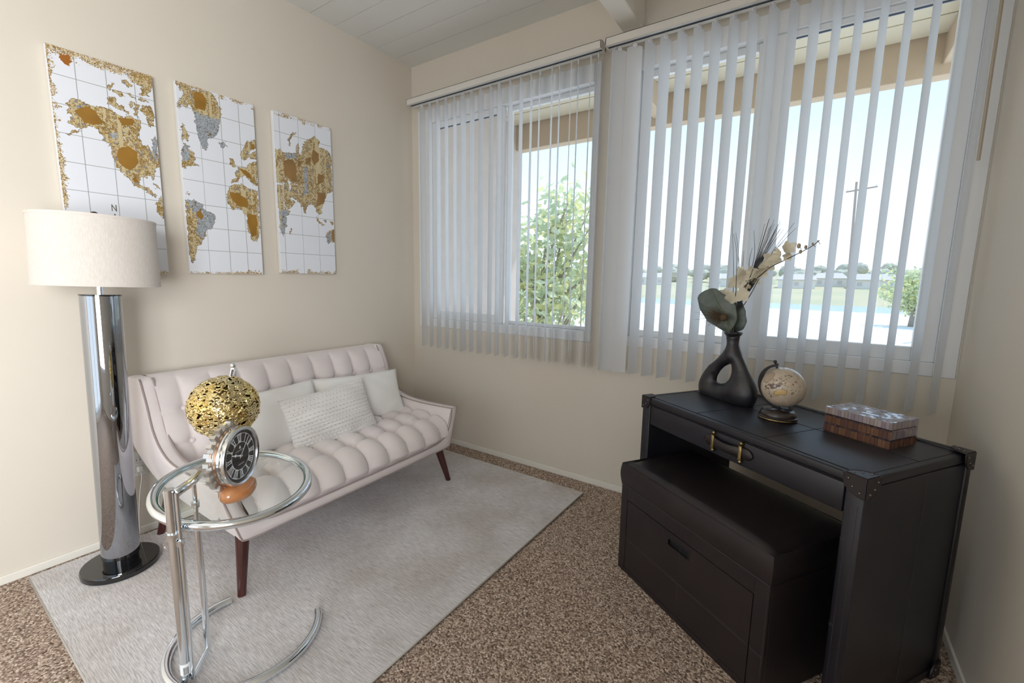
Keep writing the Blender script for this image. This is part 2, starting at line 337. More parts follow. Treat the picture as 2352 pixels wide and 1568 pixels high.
def blind(label, x0, x1, slats, sgn):
    t = thing('vertical_blind', label, 'blind', ((x0+x1)/2, -.10, 2.56), group=None)
    bp_ = t.location.copy()
    def loc(o): o.location = Vector(o.location)-bp_; return o
    bm = bmesh.new(); bx(bm, x0, x1, -.128, -.120, 2.576, 2.615, bev=.002); bx(bm, x0, x1, -.128, -.106, 2.574, 2.577); bx(bm, x0, x1, -.082, -.060, 2.574, 2.577); bx(bm, x0, x1, -.128, -.06, 2.609, 2.615, bev=.002); bx(bm, x0, x1, -.068, -.060, 2.576, 2.615)
    bx(bm, x0, x0+.006, -.128, -.06, 2.572, 2.615); bx(bm, x1-.006, x1, -.128, -.06, 2.572, 2.615)
    for xs in (x0+.1, (x0+x1)/2, x1-.1): bx(bm, xs-.012, xs+.012, -.064, 0, 2.600, 2.618)
    loc(from_bm('headrail', bm, M['rail'], t))
    bm = bmesh.new(); bx(bm, x0+.006, x1-.006, -.120, -.068, 2.580, 2.584); loc(from_bm('track', bm, M['raildark'], t))
    first = None; cf = None
    for i, (xs, a) in enumerate(slats):
        xs *= .9
        if first is None:
            first = s_ = mesh('slat', svs, sfs, M['slat'], t, True)
            bm = bmesh.new(); bx(bm, -.006, .006, -.003, .003, ztop-.01, 2.584); bx(bm, -.011, .011, -.004, .004, ztop-.006, ztop+.006)
            cf = c_ = from_bm('slat_clip', bm, M['vinyl'], t)
        else: s_ = link(first.copy(), t); c_ = link(cf.copy(), t)
        for o in (s_, c_):
            o.location = (xs-bp_.x, -.072-bp_.y, -bp_.z); o.rotation_euler = (0, 0, math.radians(a)+(PI if sgn < 0 else 0))
        s_.rotation_euler[0] = rng.uniform(-.0012, .0012)
    return t, bp_
b1_, _ = blind('shorter white vertical blind over the left window, slats turned edge-on', .074, 1.618, S1, 1)
b2_, bp2 = blind('wider white vertical blind with a wand over the right window above the trunk desk', 1.640, 3.205, S2, 1)
p0 = hit(2302, 0, 1, -.125); p1 = hit(2247, 368, 1, -.125)
top = p0+(p0-p1)*0.55; top.z = min(top.z, 2.58)
wd = tube('wand', [top-bp2, p1-bp2], .0055, mat('wand_plastic', (.42, .36, .28), .4), b2_, 8)
# ------------------------------------------------------------------ outlet
ot = thing('wall_outlet', 'white wall outlet with a lamp plug behind the sofa arm', 'outlet', (0, -1.862, .365))
box('cover_plate', (0, .006, -.036, .036, -.062, .062), M['plastic'], ot, bev=.002)
for zz in (.022, -.024):
    box('socket', (.006, .009, -.017, .017, zz-.015, zz+.015), M['plastic'], ot, bev=.004, seg=2)
    box('socket_slot', (.0088, .0094, -.008, -.006, zz-.005, zz+.006), M['gap'], ot); box('socket_slot', (.0088, .0094, .006, .008, zz-.005, zz+.006), M['gap'], ot)
# ------------------------------------------------------------------ outside
pb = struct(box('porch_wall', (-.14, -.002, .14, 1.57, -3.2, 2.90), M['pwall']))
so = struct(box('porch_soffit', (-1.5, 5.2, .14, 2.2, 2.895, 2.95), M['soffit']))
bm = bmesh.new(); bx(bm, -1.5, 5.2, .14, .385, 2.878, 2.896); pl0 = from_bm('plank', bm, M['soffit'], so)
for i in range(1, 5): q = pl0.copy(); link(q, so); q.location.y = .26*i
pbm = struct(box('porch_beam', (-.14, 5.2, 1.45, 1.56, 2.637, 2.90), M['stucco'], bev=.004))
for xx in (1.42, 3.24): struct(box('porch_rafter', (xx, xx+.10, .14, 1.60, 2.70, 2.878), M['stucco'], bev=.004))
gm = mat('pale_concrete_ground', (.80, .77, .72), .9, noise=(.2, 3), col2=(.76, .73, .68))
struct(box('ground', (-400, 200, .3, 90, -3.2, -3.0), gm))
wt = mat('lake_water', (.30, .42, .54), .25, spec=.5, bump=(.8, .2, .05)); struct(box('lake', (-400, 200, 90, 120, -3.3, -3.05), wt))
fm = mat('hazed_dry_field', (.52, .46, .30), .95, noise=(.03, 4), col2=(.40, .41, .26))  # field colour lightened to put distance haze into it
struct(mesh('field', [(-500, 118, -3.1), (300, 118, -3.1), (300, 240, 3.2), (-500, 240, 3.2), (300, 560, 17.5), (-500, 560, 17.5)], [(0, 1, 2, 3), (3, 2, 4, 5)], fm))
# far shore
treem = mat('hazed_foliage', (.44, .43, .34), .95, noise=(.25, 4), col2=(.54, .51, .41)); trunkm = mat('bark', (.36, .30, .25), .9, bump=(30, .3, .01))  # foliage and bark carry the distance haze as paler colour
def blob(seed, n=3):
    bm = bmesh.new(); r_ = random.Random(seed)
    for i in range(4):
        g = bmesh.ops.create_icosphere(bm, subdivisions=n, radius=1)
        s = (r_.uniform(.5, .8), r_.uniform(.4, .6), r_.uniform(.4, .62))
        ph = [r_.uniform(0, 9) for _ in range(3)]
        for v in g['verts']:
            k_ = 1+.12*math.sin(7*v.co.x+ph[0])*math.sin(6*v.co.y+ph[1])+.10*math.sin(13*v.co.z+ph[2])*math.cos(11*v.co.x)
            v.co = Vector((v.co.x*s[0]*k_, v.co.y*s[1]*k_, v.co.z*s[2]*k_))
        off = Vector((r_.uniform(-.6, .6), r_.uniform(-.3, .3), .75+r_.uniform(-.2, .3)))
        bmesh.ops.translate(bm, vec=off, verts=g['verts'])
    me = bpy.data.meshes.new('crown'); bm.to_mesh(me); bm.free(); me.materials.append(treem); return me
blobs = [blob(i) for i in range(4)]
tm = bpy.data.meshes.new('trunk'); bm = bmesh.new(); tube_bm(bm, [(0, 0, -.2), (0, 0, .5)], [.06, .04], 7); bm.to_mesh(tm); bm.free(); tm.materials.append(trunkm)
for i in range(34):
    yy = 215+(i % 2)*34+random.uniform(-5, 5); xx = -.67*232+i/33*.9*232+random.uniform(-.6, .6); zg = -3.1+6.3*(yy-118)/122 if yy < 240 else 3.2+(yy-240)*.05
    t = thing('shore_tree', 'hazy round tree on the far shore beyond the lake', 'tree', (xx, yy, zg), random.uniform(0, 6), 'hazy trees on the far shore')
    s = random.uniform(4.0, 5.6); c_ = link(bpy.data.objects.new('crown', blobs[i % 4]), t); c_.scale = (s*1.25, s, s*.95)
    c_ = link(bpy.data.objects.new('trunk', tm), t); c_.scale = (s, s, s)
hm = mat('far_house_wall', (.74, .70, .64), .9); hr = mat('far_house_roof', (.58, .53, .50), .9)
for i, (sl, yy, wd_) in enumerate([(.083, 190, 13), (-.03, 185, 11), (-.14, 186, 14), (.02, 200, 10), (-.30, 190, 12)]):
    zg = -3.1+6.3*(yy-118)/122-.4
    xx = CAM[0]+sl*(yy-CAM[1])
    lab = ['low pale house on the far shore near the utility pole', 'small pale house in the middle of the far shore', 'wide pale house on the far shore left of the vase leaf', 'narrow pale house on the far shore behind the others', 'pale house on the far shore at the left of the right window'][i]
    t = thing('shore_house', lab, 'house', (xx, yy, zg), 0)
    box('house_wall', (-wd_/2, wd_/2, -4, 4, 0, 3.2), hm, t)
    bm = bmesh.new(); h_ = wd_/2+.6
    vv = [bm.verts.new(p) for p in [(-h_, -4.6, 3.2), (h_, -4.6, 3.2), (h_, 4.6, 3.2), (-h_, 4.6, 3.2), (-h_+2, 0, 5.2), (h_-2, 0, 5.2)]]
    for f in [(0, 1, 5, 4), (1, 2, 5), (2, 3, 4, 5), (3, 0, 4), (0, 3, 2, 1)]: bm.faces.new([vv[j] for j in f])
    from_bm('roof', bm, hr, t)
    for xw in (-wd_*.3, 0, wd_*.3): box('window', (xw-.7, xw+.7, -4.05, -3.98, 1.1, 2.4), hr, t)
# utility pole
yp = 86.; pole = hit(1962, 560, 1, yp)
t = thing('utility_pole', 'tall wooden utility pole with a crossarm beyond the right window', 'pole', (pole.x, yp, -3.0))
pt = hit(1966, 430, 1, yp)
tube('post', [(0, 0, -.1), (pt.x-pole.x, 0, pt.z+3.0+.8)], [.22, .15], trunkm, t, 8)
a1 = hit(1943, 441, 1, yp); a2 = hit(2016, 428, 1, yp)
for nm_, pa, pb_, r_ in [('crossarm', a1, a2, .12)]:
    mid = Vector((pole.x, yp, -3.0)); tube(nm_, [pa-mid, pb_-mid], r_, trunkm, t, 6)
for q_ in (a1.lerp(a2, .04), a1.lerp(a2, .35), a1.lerp(a2, .95)):
    tube('insulator', [q_-mid, q_-mid+Vector((0, 0, .45))], .09, M['plastic'], t, 6)
tube('bracket', [(0, -.2, pt.z-1.5), (.0, -.2, pt.z+1.2)], .07, trunkm, t, 6)
# leafy trees near the house
def leaf_tree(name, label, base, crown, rad, nleaf, ls, h0):
    t = thing(name, label, 'tree', base); r_ = random.Random(len(label)); Cc = Vector(crown)
    bm = bmesh.new(); ends = []
    tube_bm(bm, [(0, 0, 0), (.05, .02, h0*.5), (0, 0, h0)], [.11*rad, .09*rad, .06*rad], 8)
    for i in range(26):
        d = Vector((r_.gauss(0, 1), r_.gauss(0, 1), r_.gauss(0, .9))).normalized(); e_ = Cc+Vector((d.x*rad*1.15, d.y*rad, d.z*rad*.95))*r_.uniform(.6, 1)
        s_ = Vector((0, 0, h0*r_.uniform(.55, 1))); mid_ = s_.lerp(e_, .5)+Vector((r_.uniform(-.1, .1), r_.uniform(-.1, .1), .12))*rad
        pth = smoothpath([s_, mid_, e_], 4); tube_bm(bm, pth, [.028*rad*(1-.8*k_/len(pth)) for k_ in range(len(pth))], 5); ends.append(pth)
    from_bm('trunk', bm, trunkm, t, True)
    for nm_, mt_, nn in (('foliage', M['leafx'], int(nleaf*.7)), ('foliage', M['leafy'], int(nleaf*.3))):
        vs_, fs = [], []
        for i in range(nn):
            pth = ends[r_.randrange(26)]; p = pth[r_.randrange(len(pth)//2, len(pth))]+Vector((r_.gauss(0, .17), r_.gauss(0, .17), r_.gauss(0, .17)))*rad
            d = Vector((r_.gauss(0, 1), r_.gauss(0, 1), r_.gauss(-.3, .7))).normalized(); s_ = d.orthogonal().normalized(); s_.rotate(Matrix.Rotation(r_.uniform(0, 6), 3, d)); nrm = d.cross(s_)
            L_ = ls*r_.uniform(.6, 1.3); w_ = L_*.26; b0 = len(vs_)
            vs_ += [p, p+d*L_*.5+s_*w_, p+d*L_, p+d*L_*.5-s_*w_, p+d*L_*.5+nrm*w_*.35]
            fs += [(b0, b0+1, b0+4), (b0+1, b0+2, b0+4), (b0+2, b0+3, b0+4), (b0+3, b0, b0+4)]
        tag(mesh(nm_, vs_, fs, mt_, t), kind='stuff')
    return t
leaf_tree('garden_tree', 'sunlit leafy tree just outside the left window', (-1.35, 4.3, -3.0), (0, 0, 4.72), 1.32, 3300, .165, 4.1)
bp3 = hit(2082, 662, 1, 62.); leaf_tree('garden_tree', 'yellow-green tree on the ground outside at the right edge of the right window', (bp3.x+.8, 62, -3.0), (0, 0, bp3.z+3.0), 2.7, 2600, .5, 2.6)
pq = hit(2131, 660, 1, 45.); t = tag(box('white_post', (pq.x-.1, pq.x+.1, 44.9, 45.1, -3.0, hit(2131, 622, 1, 45.).z), M['plastic'], bev=.02), 'slim white post standing outside next to the yellow-green tree', 'post')
# ------------------------------------------------------------------ rug
RUGZ = .012
bm = bmesh.new(); bx(bm, .045, 1.640, -2.275, -.158, .001, RUGZ, bev=.004, seg=2)
rug = tag(from_bm('area_rug', bm, M['rug']), 'pale greige ribbed rug under the sofa and the round table', 'rug')
bm = bmesh.new()
for a_, b__ in [((.047, -2.273), (1.638, -2.273)), ((1.638, -2.273), (1.638, -.160)), ((1.638, -.160), (.047, -.160)), ((.047, -.160), (.047, -2.273))]:
    tube_bm(bm, [(*a_, .008), (*b__, .008)], .0045, 6)
from_bm('rug_binding', bm, mat('rug_binding', (.52, .49, .45), .8), rug, True)
# ------------------------------------------------------------------ map canvases
MAPS = json.loads('''[[[[[0.119,0.233],[0.155,0.213],[0.211,0.201],[0.253,0.206],[0.317,0.214],[0.382,0.223],[0.476,0.211],[0.544,0.22],[0.602,0.23],[0.65,0.233],[0.725,0.227],[0.774,0.234],[0.813,0.229],[0.849,0.243],[0.831,0.268],[0.8,0.295],[0.794,0.325],[0.84,0.35],[0.893,0.351],[0.929,0.372],[0.948,0.34],[0.948,0.31],[0.986,0.288],[1.0,0.316],[0.997,0.365],[1.001,0.414],[0.987,0.452],[0.934,0.48],[0.911,0.525],[0.889,0.502],[0.834,0.509],[0.781,0.513],[0.757,0.536],[0.771,0.559],[0.852,0.553],[0.886,0.582],[0.924,0.598],[0.942,0.609],[0.884,0.594],[0.794,0.575],[0.719,0.562],[0.672,0.542],[0.605,0.506],[0.536,0.482],[0.508,0.444],[0.503,0.41],[0.485,0.384],[0.432,0.361],[0.393,0.326],[0.339,0.315],[0.282,0.321],[0.235,0.331],[0.181,0.332],[0.141,0.32],[0.122,0.312],[0.169,0.29],[0.162,0.275],[0.118,0.28],[0.111,0.265],[0.146,0.251]],[[0.931,0.628],[0.993,0.594],[1.01,0.618],[0.996,0.707],[0.946,0.69],[0.918,0.66]],[[0.515,0.113],[0.571,0.094],[0.593,0.103],[0.553,0.124]],[[0.524,0.15],[0.583,0.148],[0.601,0.18],[0.672,0.188],[0.729,0.21],[0.702,0.222],[0.63,0.21],[0.572,0.2],[0.538,0.193],[0.503,0.191]],[[0.676,0.052],[0.735,0.061],[0.782,0.078],[0.755,0.087],[0.696,0.072]],[[0.59,0.12],[0.674,0.12],[0.684,0.13],[0.633,0.142],[0.575,0.133]],[[0.7,0.111],[0.761,0.114],[0.808,0.131],[0.746,0.128]],[[0.837,0.116],[0.926,0.123],[0.937,0.133],[0.844,0.141]],[[0.796,0.008],[1.004,-0.004],[1.0,0.049],[0.943,0.103],[0.852,0.103],[0.886,0.064],[0.81,0.062]],[[0.741,0.154],[0.777,0.158],[0.758,0.189],[0.73,0.175]],[[0.79,0.157],[0.835,0.157],[0.807,0.201],[0.815,0.223],[0.779,0.21]],[[0.853,0.161],[0.96,0.148],[0.994,0.179],[0.979,0.252],[0.914,0.248],[0.897,0.202],[0.848,0.184]],[[0.097,0.375],[0.177,0.348],[0.234,0.337],[0.198,0.351],[0.118,0.373]],[[0.909,0.537],[0.954,0.546],[0.987,0.557],[0.959,0.56],[0.913,0.549]]],[[[0.186,0.262],[0.314,0.225],[0.378,0.239],[0.448,0.287],[0.398,0.303],[0.274,0.306]],[[0.604,0.247],[0.674,0.236],[0.773,0.239],[0.755,0.265],[0.653,0.276],[0.613,0.263]],[[0.58,0.392],[0.683,0.371],[0.767,0.392],[0.761,0.452],[0.683,0.488],[0.587,0.472],[0.546,0.435]],[[0.689,0.523],[0.742,0.513],[0.75,0.536],[0.71,0.545]],[[0.098,0.032],[0.173,0.021],[0.16,0.054],[0.12,0.05]]],[[[0.966,0.254],[1.016,0.273],[0.986,0.421],[0.941,0.376]],[[0.51,0.325],[0.572,0.313],[0.565,0.347],[0.504,0.354]],[[0.214,0.232],[0.27,0.225],[0.276,0.246],[0.222,0.247]]],[]],[[[[0.166,0.02],[0.258,0.014],[0.433,0.004],[0.523,0.046],[0.549,0.09],[0.521,0.155],[0.507,0.191],[0.477,0.221],[0.356,0.261],[0.306,0.32],[0.26,0.311],[0.228,0.267],[0.22,0.228],[0.204,0.19],[0.19,0.14],[0.164,0.117],[0.136,0.107],[0.175,0.057]],[[0.024,0.014],[0.138,0.011],[0.179,0.031],[0.152,0.099],[0.11,0.123],[0.046,0.112],[0.019,0.141],[0.022,0.083],[0.098,0.067],[0.076,0.032],[0.03,0.044]],[[0.044,0.202],[0.077,0.224],[0.092,0.261],[0.122,0.265],[0.108,0.299],[0.058,0.284],[0.025,0.307],[0.026,0.262]],[[0.04,0.306],[0.095,0.326],[0.166,0.36],[0.184,0.385],[0.144,0.395],[0.203,0.41],[0.156,0.414],[0.062,0.428],[0.007,0.439],[0.005,0.374]],[[0.015,0.602],[0.107,0.6],[0.213,0.621],[0.24,0.647],[0.35,0.669],[0.373,0.682],[0.325,0.72],[0.303,0.749],[0.253,0.758],[0.213,0.802],[0.159,0.832],[0.109,0.847],[0.078,0.89],[0.061,0.94],[0.014,0.94],[-0.0,0.892],[-0.005,0.837],[0.005,0.741],[0.002,0.673]],[[0.014,0.568],[0.081,0.571],[0.05,0.577]],[[0.478,0.262],[0.572,0.253],[0.577,0.273],[0.515,0.286]],[[0.857,0.225],[0.972,0.199],[1.007,0.21],[1.001,0.254],[0.925,0.261],[0.901,0.293],[0.841,0.327],[0.769,0.326],[0.773,0.297]],[[0.901,0.293],[0.999,0.262],[1.002,0.306],[0.917,0.313]],[[0.627,0.332],[0.678,0.342],[0.706,0.382],[0.654,0.379],[0.611,0.376]],[[0.724,0.381],[0.835,0.364],[0.913,0.336],[1.011,0.312],[1.006,0.402],[0.986,0.471],[0.913,0.454],[0.862,0.428],[0.808,0.417],[0.752,0.429],[0.711,0.461],[0.621,0.475],[0.624,0.453],[0.698,0.433],[0.667,0.407],[0.722,0.395]],[[0.61,0.49],[0.745,0.473],[0.816,0.483],[0.851,0.495],[0.993,0.493],[0.988,0.584],[0.986,0.66],[0.994,0.737],[0.957,0.792],[0.879,0.799],[0.845,0.773],[0.814,0.729],[0.806,0.661],[0.774,0.633],[0.723,0.614],[0.596,0.624],[0.541,0.588],[0.55,0.537]]],[[[0.209,0.033],[0.305,0.014],[0.362,0.046],[0.335,0.109],[0.21,0.111]],[[0.126,0.667],[0.176,0.65],[0.218,0.683],[0.182,0.705],[0.13,0.687]],[[0.595,0.527],[0.701,0.527],[0.842,0.555],[0.825,0.601],[0.689,0.601],[0.59,0.556]],[[0.81,0.639],[0.941,0.64],[0.965,0.677],[0.923,0.763],[0.864,0.772],[0.825,0.721]],[[0.724,0.381],[0.831,0.386],[0.903,0.403],[0.898,0.433],[0.809,0.41]],[[0.789,0.952],[0.893,0.955],[0.891,0.966],[0.796,0.966]],[[0.93,0.224],[0.986,0.226],[0.981,0.256],[0.926,0.25]]],[[[0.185,0.127],[0.515,0.142],[0.515,0.19],[0.477,0.221],[0.356,0.261],[0.306,0.32],[0.26,0.311],[0.228,0.267],[0.204,0.19]],[[0.015,0.602],[0.107,0.6],[0.213,0.621],[0.35,0.669],[0.373,0.682],[0.303,0.749],[0.253,0.758],[0.179,0.81],[0.107,0.771],[0.15,0.707],[0.053,0.643]],[[0.022,0.32],[0.095,0.326],[0.099,0.392],[0.014,0.406]],[[0.478,0.262],[0.572,0.253],[0.577,0.273],[0.515,0.286]]],[]],[[[[0.367,0.093],[0.279,0.13],[0.246,0.167],[0.261,0.193],[0.225,0.19],[0.22,0.156],[0.262,0.118],[0.32,0.102]],[[-0.004,0.232],[0.103,0.222],[0.118,0.24],[0.191,0.24],[0.342,0.22],[0.378,0.161],[0.406,0.158],[0.389,0.215],[0.435,0.232],[0.463,0.166],[0.546,0.123],[0.648,0.098],[0.69,0.08],[0.789,0.105],[0.743,0.153],[0.931,0.15],[0.992,0.181],[0.988,0.421],[0.899,0.442],[0.85,0.49],[0.803,0.53],[0.737,0.556],[0.766,0.577],[0.733,0.594],[0.672,0.574],[0.654,0.553],[0.576,0.528],[0.513,0.546],[0.466,0.607],[0.422,0.566],[0.377,0.533],[0.302,0.523],[0.248,0.505],[0.201,0.508],[0.299,0.544],[0.239,0.569],[0.181,0.586],[0.093,0.557],[0.062,0.517],[0.024,0.533],[0.001,0.569],[-0.007,0.501],[-0.008,0.447],[0.127,0.444],[0.129,0.423],[-0.006,0.433]],[[0.012,0.554],[0.061,0.524],[0.144,0.581],[0.216,0.599],[0.137,0.638],[0.112,0.681],[0.128,0.702],[0.088,0.724],[0.074,0.76],[0.04,0.74],[0.01,0.7],[0.01,0.637]],[[0.203,0.698],[0.21,0.72],[0.177,0.756],[0.161,0.736]],[[0.648,0.605],[0.727,0.639],[0.82,0.665],[0.766,0.667],[0.685,0.641]],[[0.792,0.628],[0.858,0.618],[0.832,0.649]],[[0.921,0.63],[1.009,0.633],[0.962,0.659]],[[0.824,0.726],[0.892,0.7],[1.004,0.68],[1.006,0.773],[0.95,0.771],[0.86,0.79],[0.853,0.755]]],[[[0.13,0.287],[0.279,0.267],[0.349,0.309],[0.326,0.409],[0.242,0.408],[0.137,0.368]],[[0.66,0.168],[0.759,0.188],[0.754,0.231],[0.667,0.275],[0.612,0.23]],[[0.723,0.321],[0.848,0.326],[0.821,0.372],[0.714,0.395]],[[0.708,0.447],[0.856,0.444],[0.827,0.506],[0.676,0.545]],[[0.408,-0.0],[0.562,-0.004],[0.54,0.012],[0.444,0.016]],[[0.512,0.239],[0.613,0.223],[0.587,0.268],[0.507,0.274]],[[0.947,0.698],[1.009,0.68],[1.006,0.77],[0.951,0.764]],[[0.373,0.265],[0.45,0.265],[0.406,0.311],[0.368,0.307]]],[[[0.051,0.6],[0.143,0.588],[0.178,0.608],[0.112,0.681],[0.128,0.702],[0.074,0.76],[0.032,0.734],[0.023,0.671]],[[0.835,0.725],[0.935,0.706],[0.916,0.776],[0.86,0.786]],[[0.154,0.244],[0.36,0.225],[0.355,0.26],[0.169,0.27]],[[0.485,0.298],[0.545,0.293],[0.523,0.466],[0.461,0.485]]],[[[0.186,0.412],[0.242,0.408],[0.23,0.43],[0.245,0.457],[0.215,0.469],[0.19,0.446]],[[0.288,0.412],[0.312,0.42],[0.295,0.431]],[[0.192,0.505],[0.264,0.522],[0.254,0.532],[0.199,0.519]],[[0.062,0.517],[0.145,0.578],[0.162,0.591],[0.092,0.564]]]]]''')
PAN = [(-2.025, -1.672, 2.227, 1.305), (-1.58, -1.213, 2.242, 1.31), (-1.106, -.736, 2.251, 1.322)]
def vnoise(h, w_, cells, seed):
    r_ = np.random.RandomState(seed); cy, cx = max(2, int(cells*h/w_)), cells
    g = r_.rand(cy+2, cx+2); yy = np.linspace(0, cy, h, endpoint=False); xx = np.linspace(0, cx, w_, endpoint=False)
    yi, xi = yy.astype(int), xx.astype(int); fy, fx = yy-yi, xx-xi; fy, fx = fy*fy*(3-2*fy), fx*fx*(3-2*fx)
    a = g[np.ix_(yi, xi)]; b = g[np.ix_(yi, xi+1)]; c = g[np.ix_(yi+1, xi)]; d = g[np.ix_(yi+1, xi+1)]
    return (a*(1-fx)+b*fx)*(1-fy)[:, None]+(c*(1-fx)+d*fx)*fy[:, None]
def inpoly(U, V, poly):
    r_ = np.zeros(U.shape, bool); n_ = len(poly)
    for i in range(n_):
        x0, y0 = poly[i]; x1, y1 = poly[(i+1) % n_]
        if y0 == y1: continue
        c = ((V >= min(y0, y1)) & (V < max(y0, y1)) & (U < (x1-x0)*(V-y0)/(y1-y0)+x0)); r_ ^= c
    return r_
def lin(c): c = np.array(c)/255.; return np.where(c < .04, c/12.92, ((c+.055)/1.055)**2.4)
def map_pixels(idx, W=440, H=1130):
    U, V = np.meshgrid((np.arange(W)+.5)/W, (np.arange(H)+.5)/H)
    P_, B_, G_, W2 = MAPS[idx]
    s = 30*idx
    dx = (vnoise(H, W, 26, 1+s)-.5)*.035+(vnoise(H, W, 80, 2+s)-.5)*.022; dy = ((vnoise(H, W, 26, 3+s)-.5)*.035+(vnoise(H, W, 80, 4+s)-.5)*.022)*.4
    u, v = U+dx, V+dy
    land = np.zeros(U.shape, bool)
    for q in P_: land |= inpoly(u, v, q)
    for q in W2: land &= ~inpoly(u, v, q)
    solid = np.zeros(U.shape, bool)
    for q in B_: solid |= inpoly(U+dx*.4, V+dy*.4, q)
    grey = np.zeros(U.shape, bool)
    for q in G_: grey |= inpoly(u, v, q)
    # ragged fringes on the canvas edges
    fr = vnoise(H, W, 90, 5+s)*.6+vnoise(H, W, 14, 6+s)*.8
    fringe = np.zeros(U.shape, bool)
    if idx == 0: fringe |= (U < .09*(fr-.35)) | (V < .045*fr*(U < 1)) | ((U > .5) & (V < .03+.05*(fr-.4)*(U-.4)*2)) | ((V > .975) & (fr > .75))
    if idx == 1: fringe |= (V < .022*fr*1.3) & ((U < .35) | (fr > .72)) | ((V > 1-.03*(fr-.2)) & (U > .55)) | ((V > .99) & (fr > .6))
    if idx == 2: fringe |= ((V < .03*fr) & (fr > .62)) | ((V > 1-.03*(fr-.25)) & ((U < .3) | (U > .45)))
    h1 = .6*vnoise(H, W, 90, 7+s)+.4*vnoise(H, W, 34, 107+s); h2 = vnoise(H, W, 215, 8+s); h3 = vnoise(H, W, 10, 9+s); st = vnoise(8, W, 30, 10+s)[0][None, :]
    white = lin([231, 233, 240])
    img = np.ones((H, W, 3))*white
    # faint graticule
    for k in range(1, 4):
        uu = [.235, .52, .805][k-1] if idx == 0 else ([.25, .53, .78][k-1] if idx == 1 else [.09, .40, .70][k-1])
        img[np.abs(U-uu) < .0032] = lin([150, 152, 150])
    for k in range(7):
        vv = .12+.125*k+.0*idx
        img[np.abs(V-vv) < .0013] = lin([158, 160, 156])
    gold = lin([182, 148, 84]); dark = lin([100, 76, 36]); pale = lin([206, 188, 142]); blue = lin([128, 136, 146]); solc = lin([150, 108, 34])
    if idx == 2: solc = lin([146, 112, 66]); gold = lin([176, 146, 92])
    base = gold[None, None]*(.75+.5*h3[..., None])
    base = np.where((h1 > .56)[..., None], pale*.9, base); base = np.where(((h2 > .62) & (h1 < .55))[..., None], dark, base)
    base = np.where(((h1 < .30) & (h3 > .45))[..., None], blue, base)
    base = np.where(((st > .74) & (h1 < .75) & (h3 > .35))[..., None], pale*.95, base)
    gb = blue[None, None]*(.8+.4*h1[..., None]); gb = np.where((h2 > .66)[..., None], lin([196, 198, 196]), gb); gb = np.where(((h1 < .25))[..., None], dark*1.3, gb)
    base = np.where(grey[..., None], gb, base)
    base = np.where((solid & land)[..., None], solc*(.82+.36*h3[..., None]), base)
    # thin holes of bare canvas
    hole = (h2 < .17) & (h1 > .42) & ~solid
    lm = land & ~hole
    # dark outline where the land ends
    er = land.copy()
    for a_ in (-2, 2): er &= np.roll(land, a_, 0); er &= np.roll(land, a_, 1)
    edge = land & ~er
    img = np.where(lm[..., None], base, img)
    img = np.where((edge & (h1 > .3))[..., None], dark*1.1, img)
    fm_ = fringe & (h2 > .30)
    img = np.where(fm_[..., None], np.where((h1 > .6)[..., None], pale, np.where((h2 > .6)[..., None], dark*1.6, gold)), img)
    if idx == 0:
        ob = inpoly(u, v, [[.12, .03], [.20, .025], [.21, .06], [.16, .075], [.13, .055]]); img = np.where(ob[..., None], lin([160, 96, 24]), img)
        def seg(x0, y0, x1, y1, w_=.005):
            X, Y = U*.353, V*.922; x0, x1, y0, y1 = x0*.353, x1*.353, y0*.922, y1*.922
            t_ = np.clip(((X-x0)*(x1-x0)+(Y-y0)*(y1-y0))/((x1-x0)**2+(y1-y0)**2), 0, 1)
            return np.hypot(X-x0-t_*(x1-x0), Y-y0-t_*(y1-y0)) < w_*.353
        for sg in [(.448, .697, .448, .668), (.448, .668, .490, .697), (.490, .697, .490, .668), (.452, .738, .470, .712), (.470, .712, .488, .738)]:
            img[seg(*sg)] = lin([96, 92, 84])
    return img
def image(name, arr):
    H, W = arr.shape[:2]; im = bpy.data.images.new(name, W, H, float_buffer=True); im.colorspace_settings.name = 'Linear Rec.709'
    px = np.ones((H, W, 4), np.float32); px[..., :3] = arr[::-1]; im.pixels.foreach_set(px.ravel()); im.pack(); return im
def imgmat(name, im, rough=.7, coat=0):
    m_ = mat(name, (1, 1, 1), rough, coat=coat); n, l, b = nodes(m_); t = n.new('ShaderNodeTexImage'); t.image = im; t.extension = 'EXTEND'
    l.new(t.outputs[0], b.inputs['Base Color']); return m_
M['canvas'] = mat('canvas_edge', (.78, .78, .79), .8)
plab = ['largest looking left canvas, gold and white map of North America behind the lamp', 'middle canvas, gold and grey map of the Atlantic with Africa and South America', 'rightmost canvas, brown and white map of Asia nearest the window']
for i, (ya, yb, zt, zb) in enumerate(PAN):
    t = thing('map_canvas', plab[i], 'wall art', (.004, (ya+yb)/2, (zt+zb)/2), group=None)
    hw, hh = (yb-ya)/2, (zt-zb)/2; ob = box('canvas_block', (0, .028, -hw, hw, -hh, hh), M['canvas'], t, bev=.002)
    me = bpy.data.meshes.new('printed_face'); me.from_pydata([(.0286, -hw+.001, -hh+.001), (.0286, hw-.001, -hh+.001), (.0286, hw-.001, hh-.001), (.0286, -hw+.001, hh-.001)], [], [(0, 1, 2, 3)])
    uvl = me.uv_layers.new(name='UVMap'); uvl.data.foreach_set('uv', [0, 0, 1, 0, 1, 1, 0, 1])
    me.materials.append(imgmat('map_print', image('map_print', map_pixels(i)))); link(bpy.data.objects.new('printed_face', me), t)
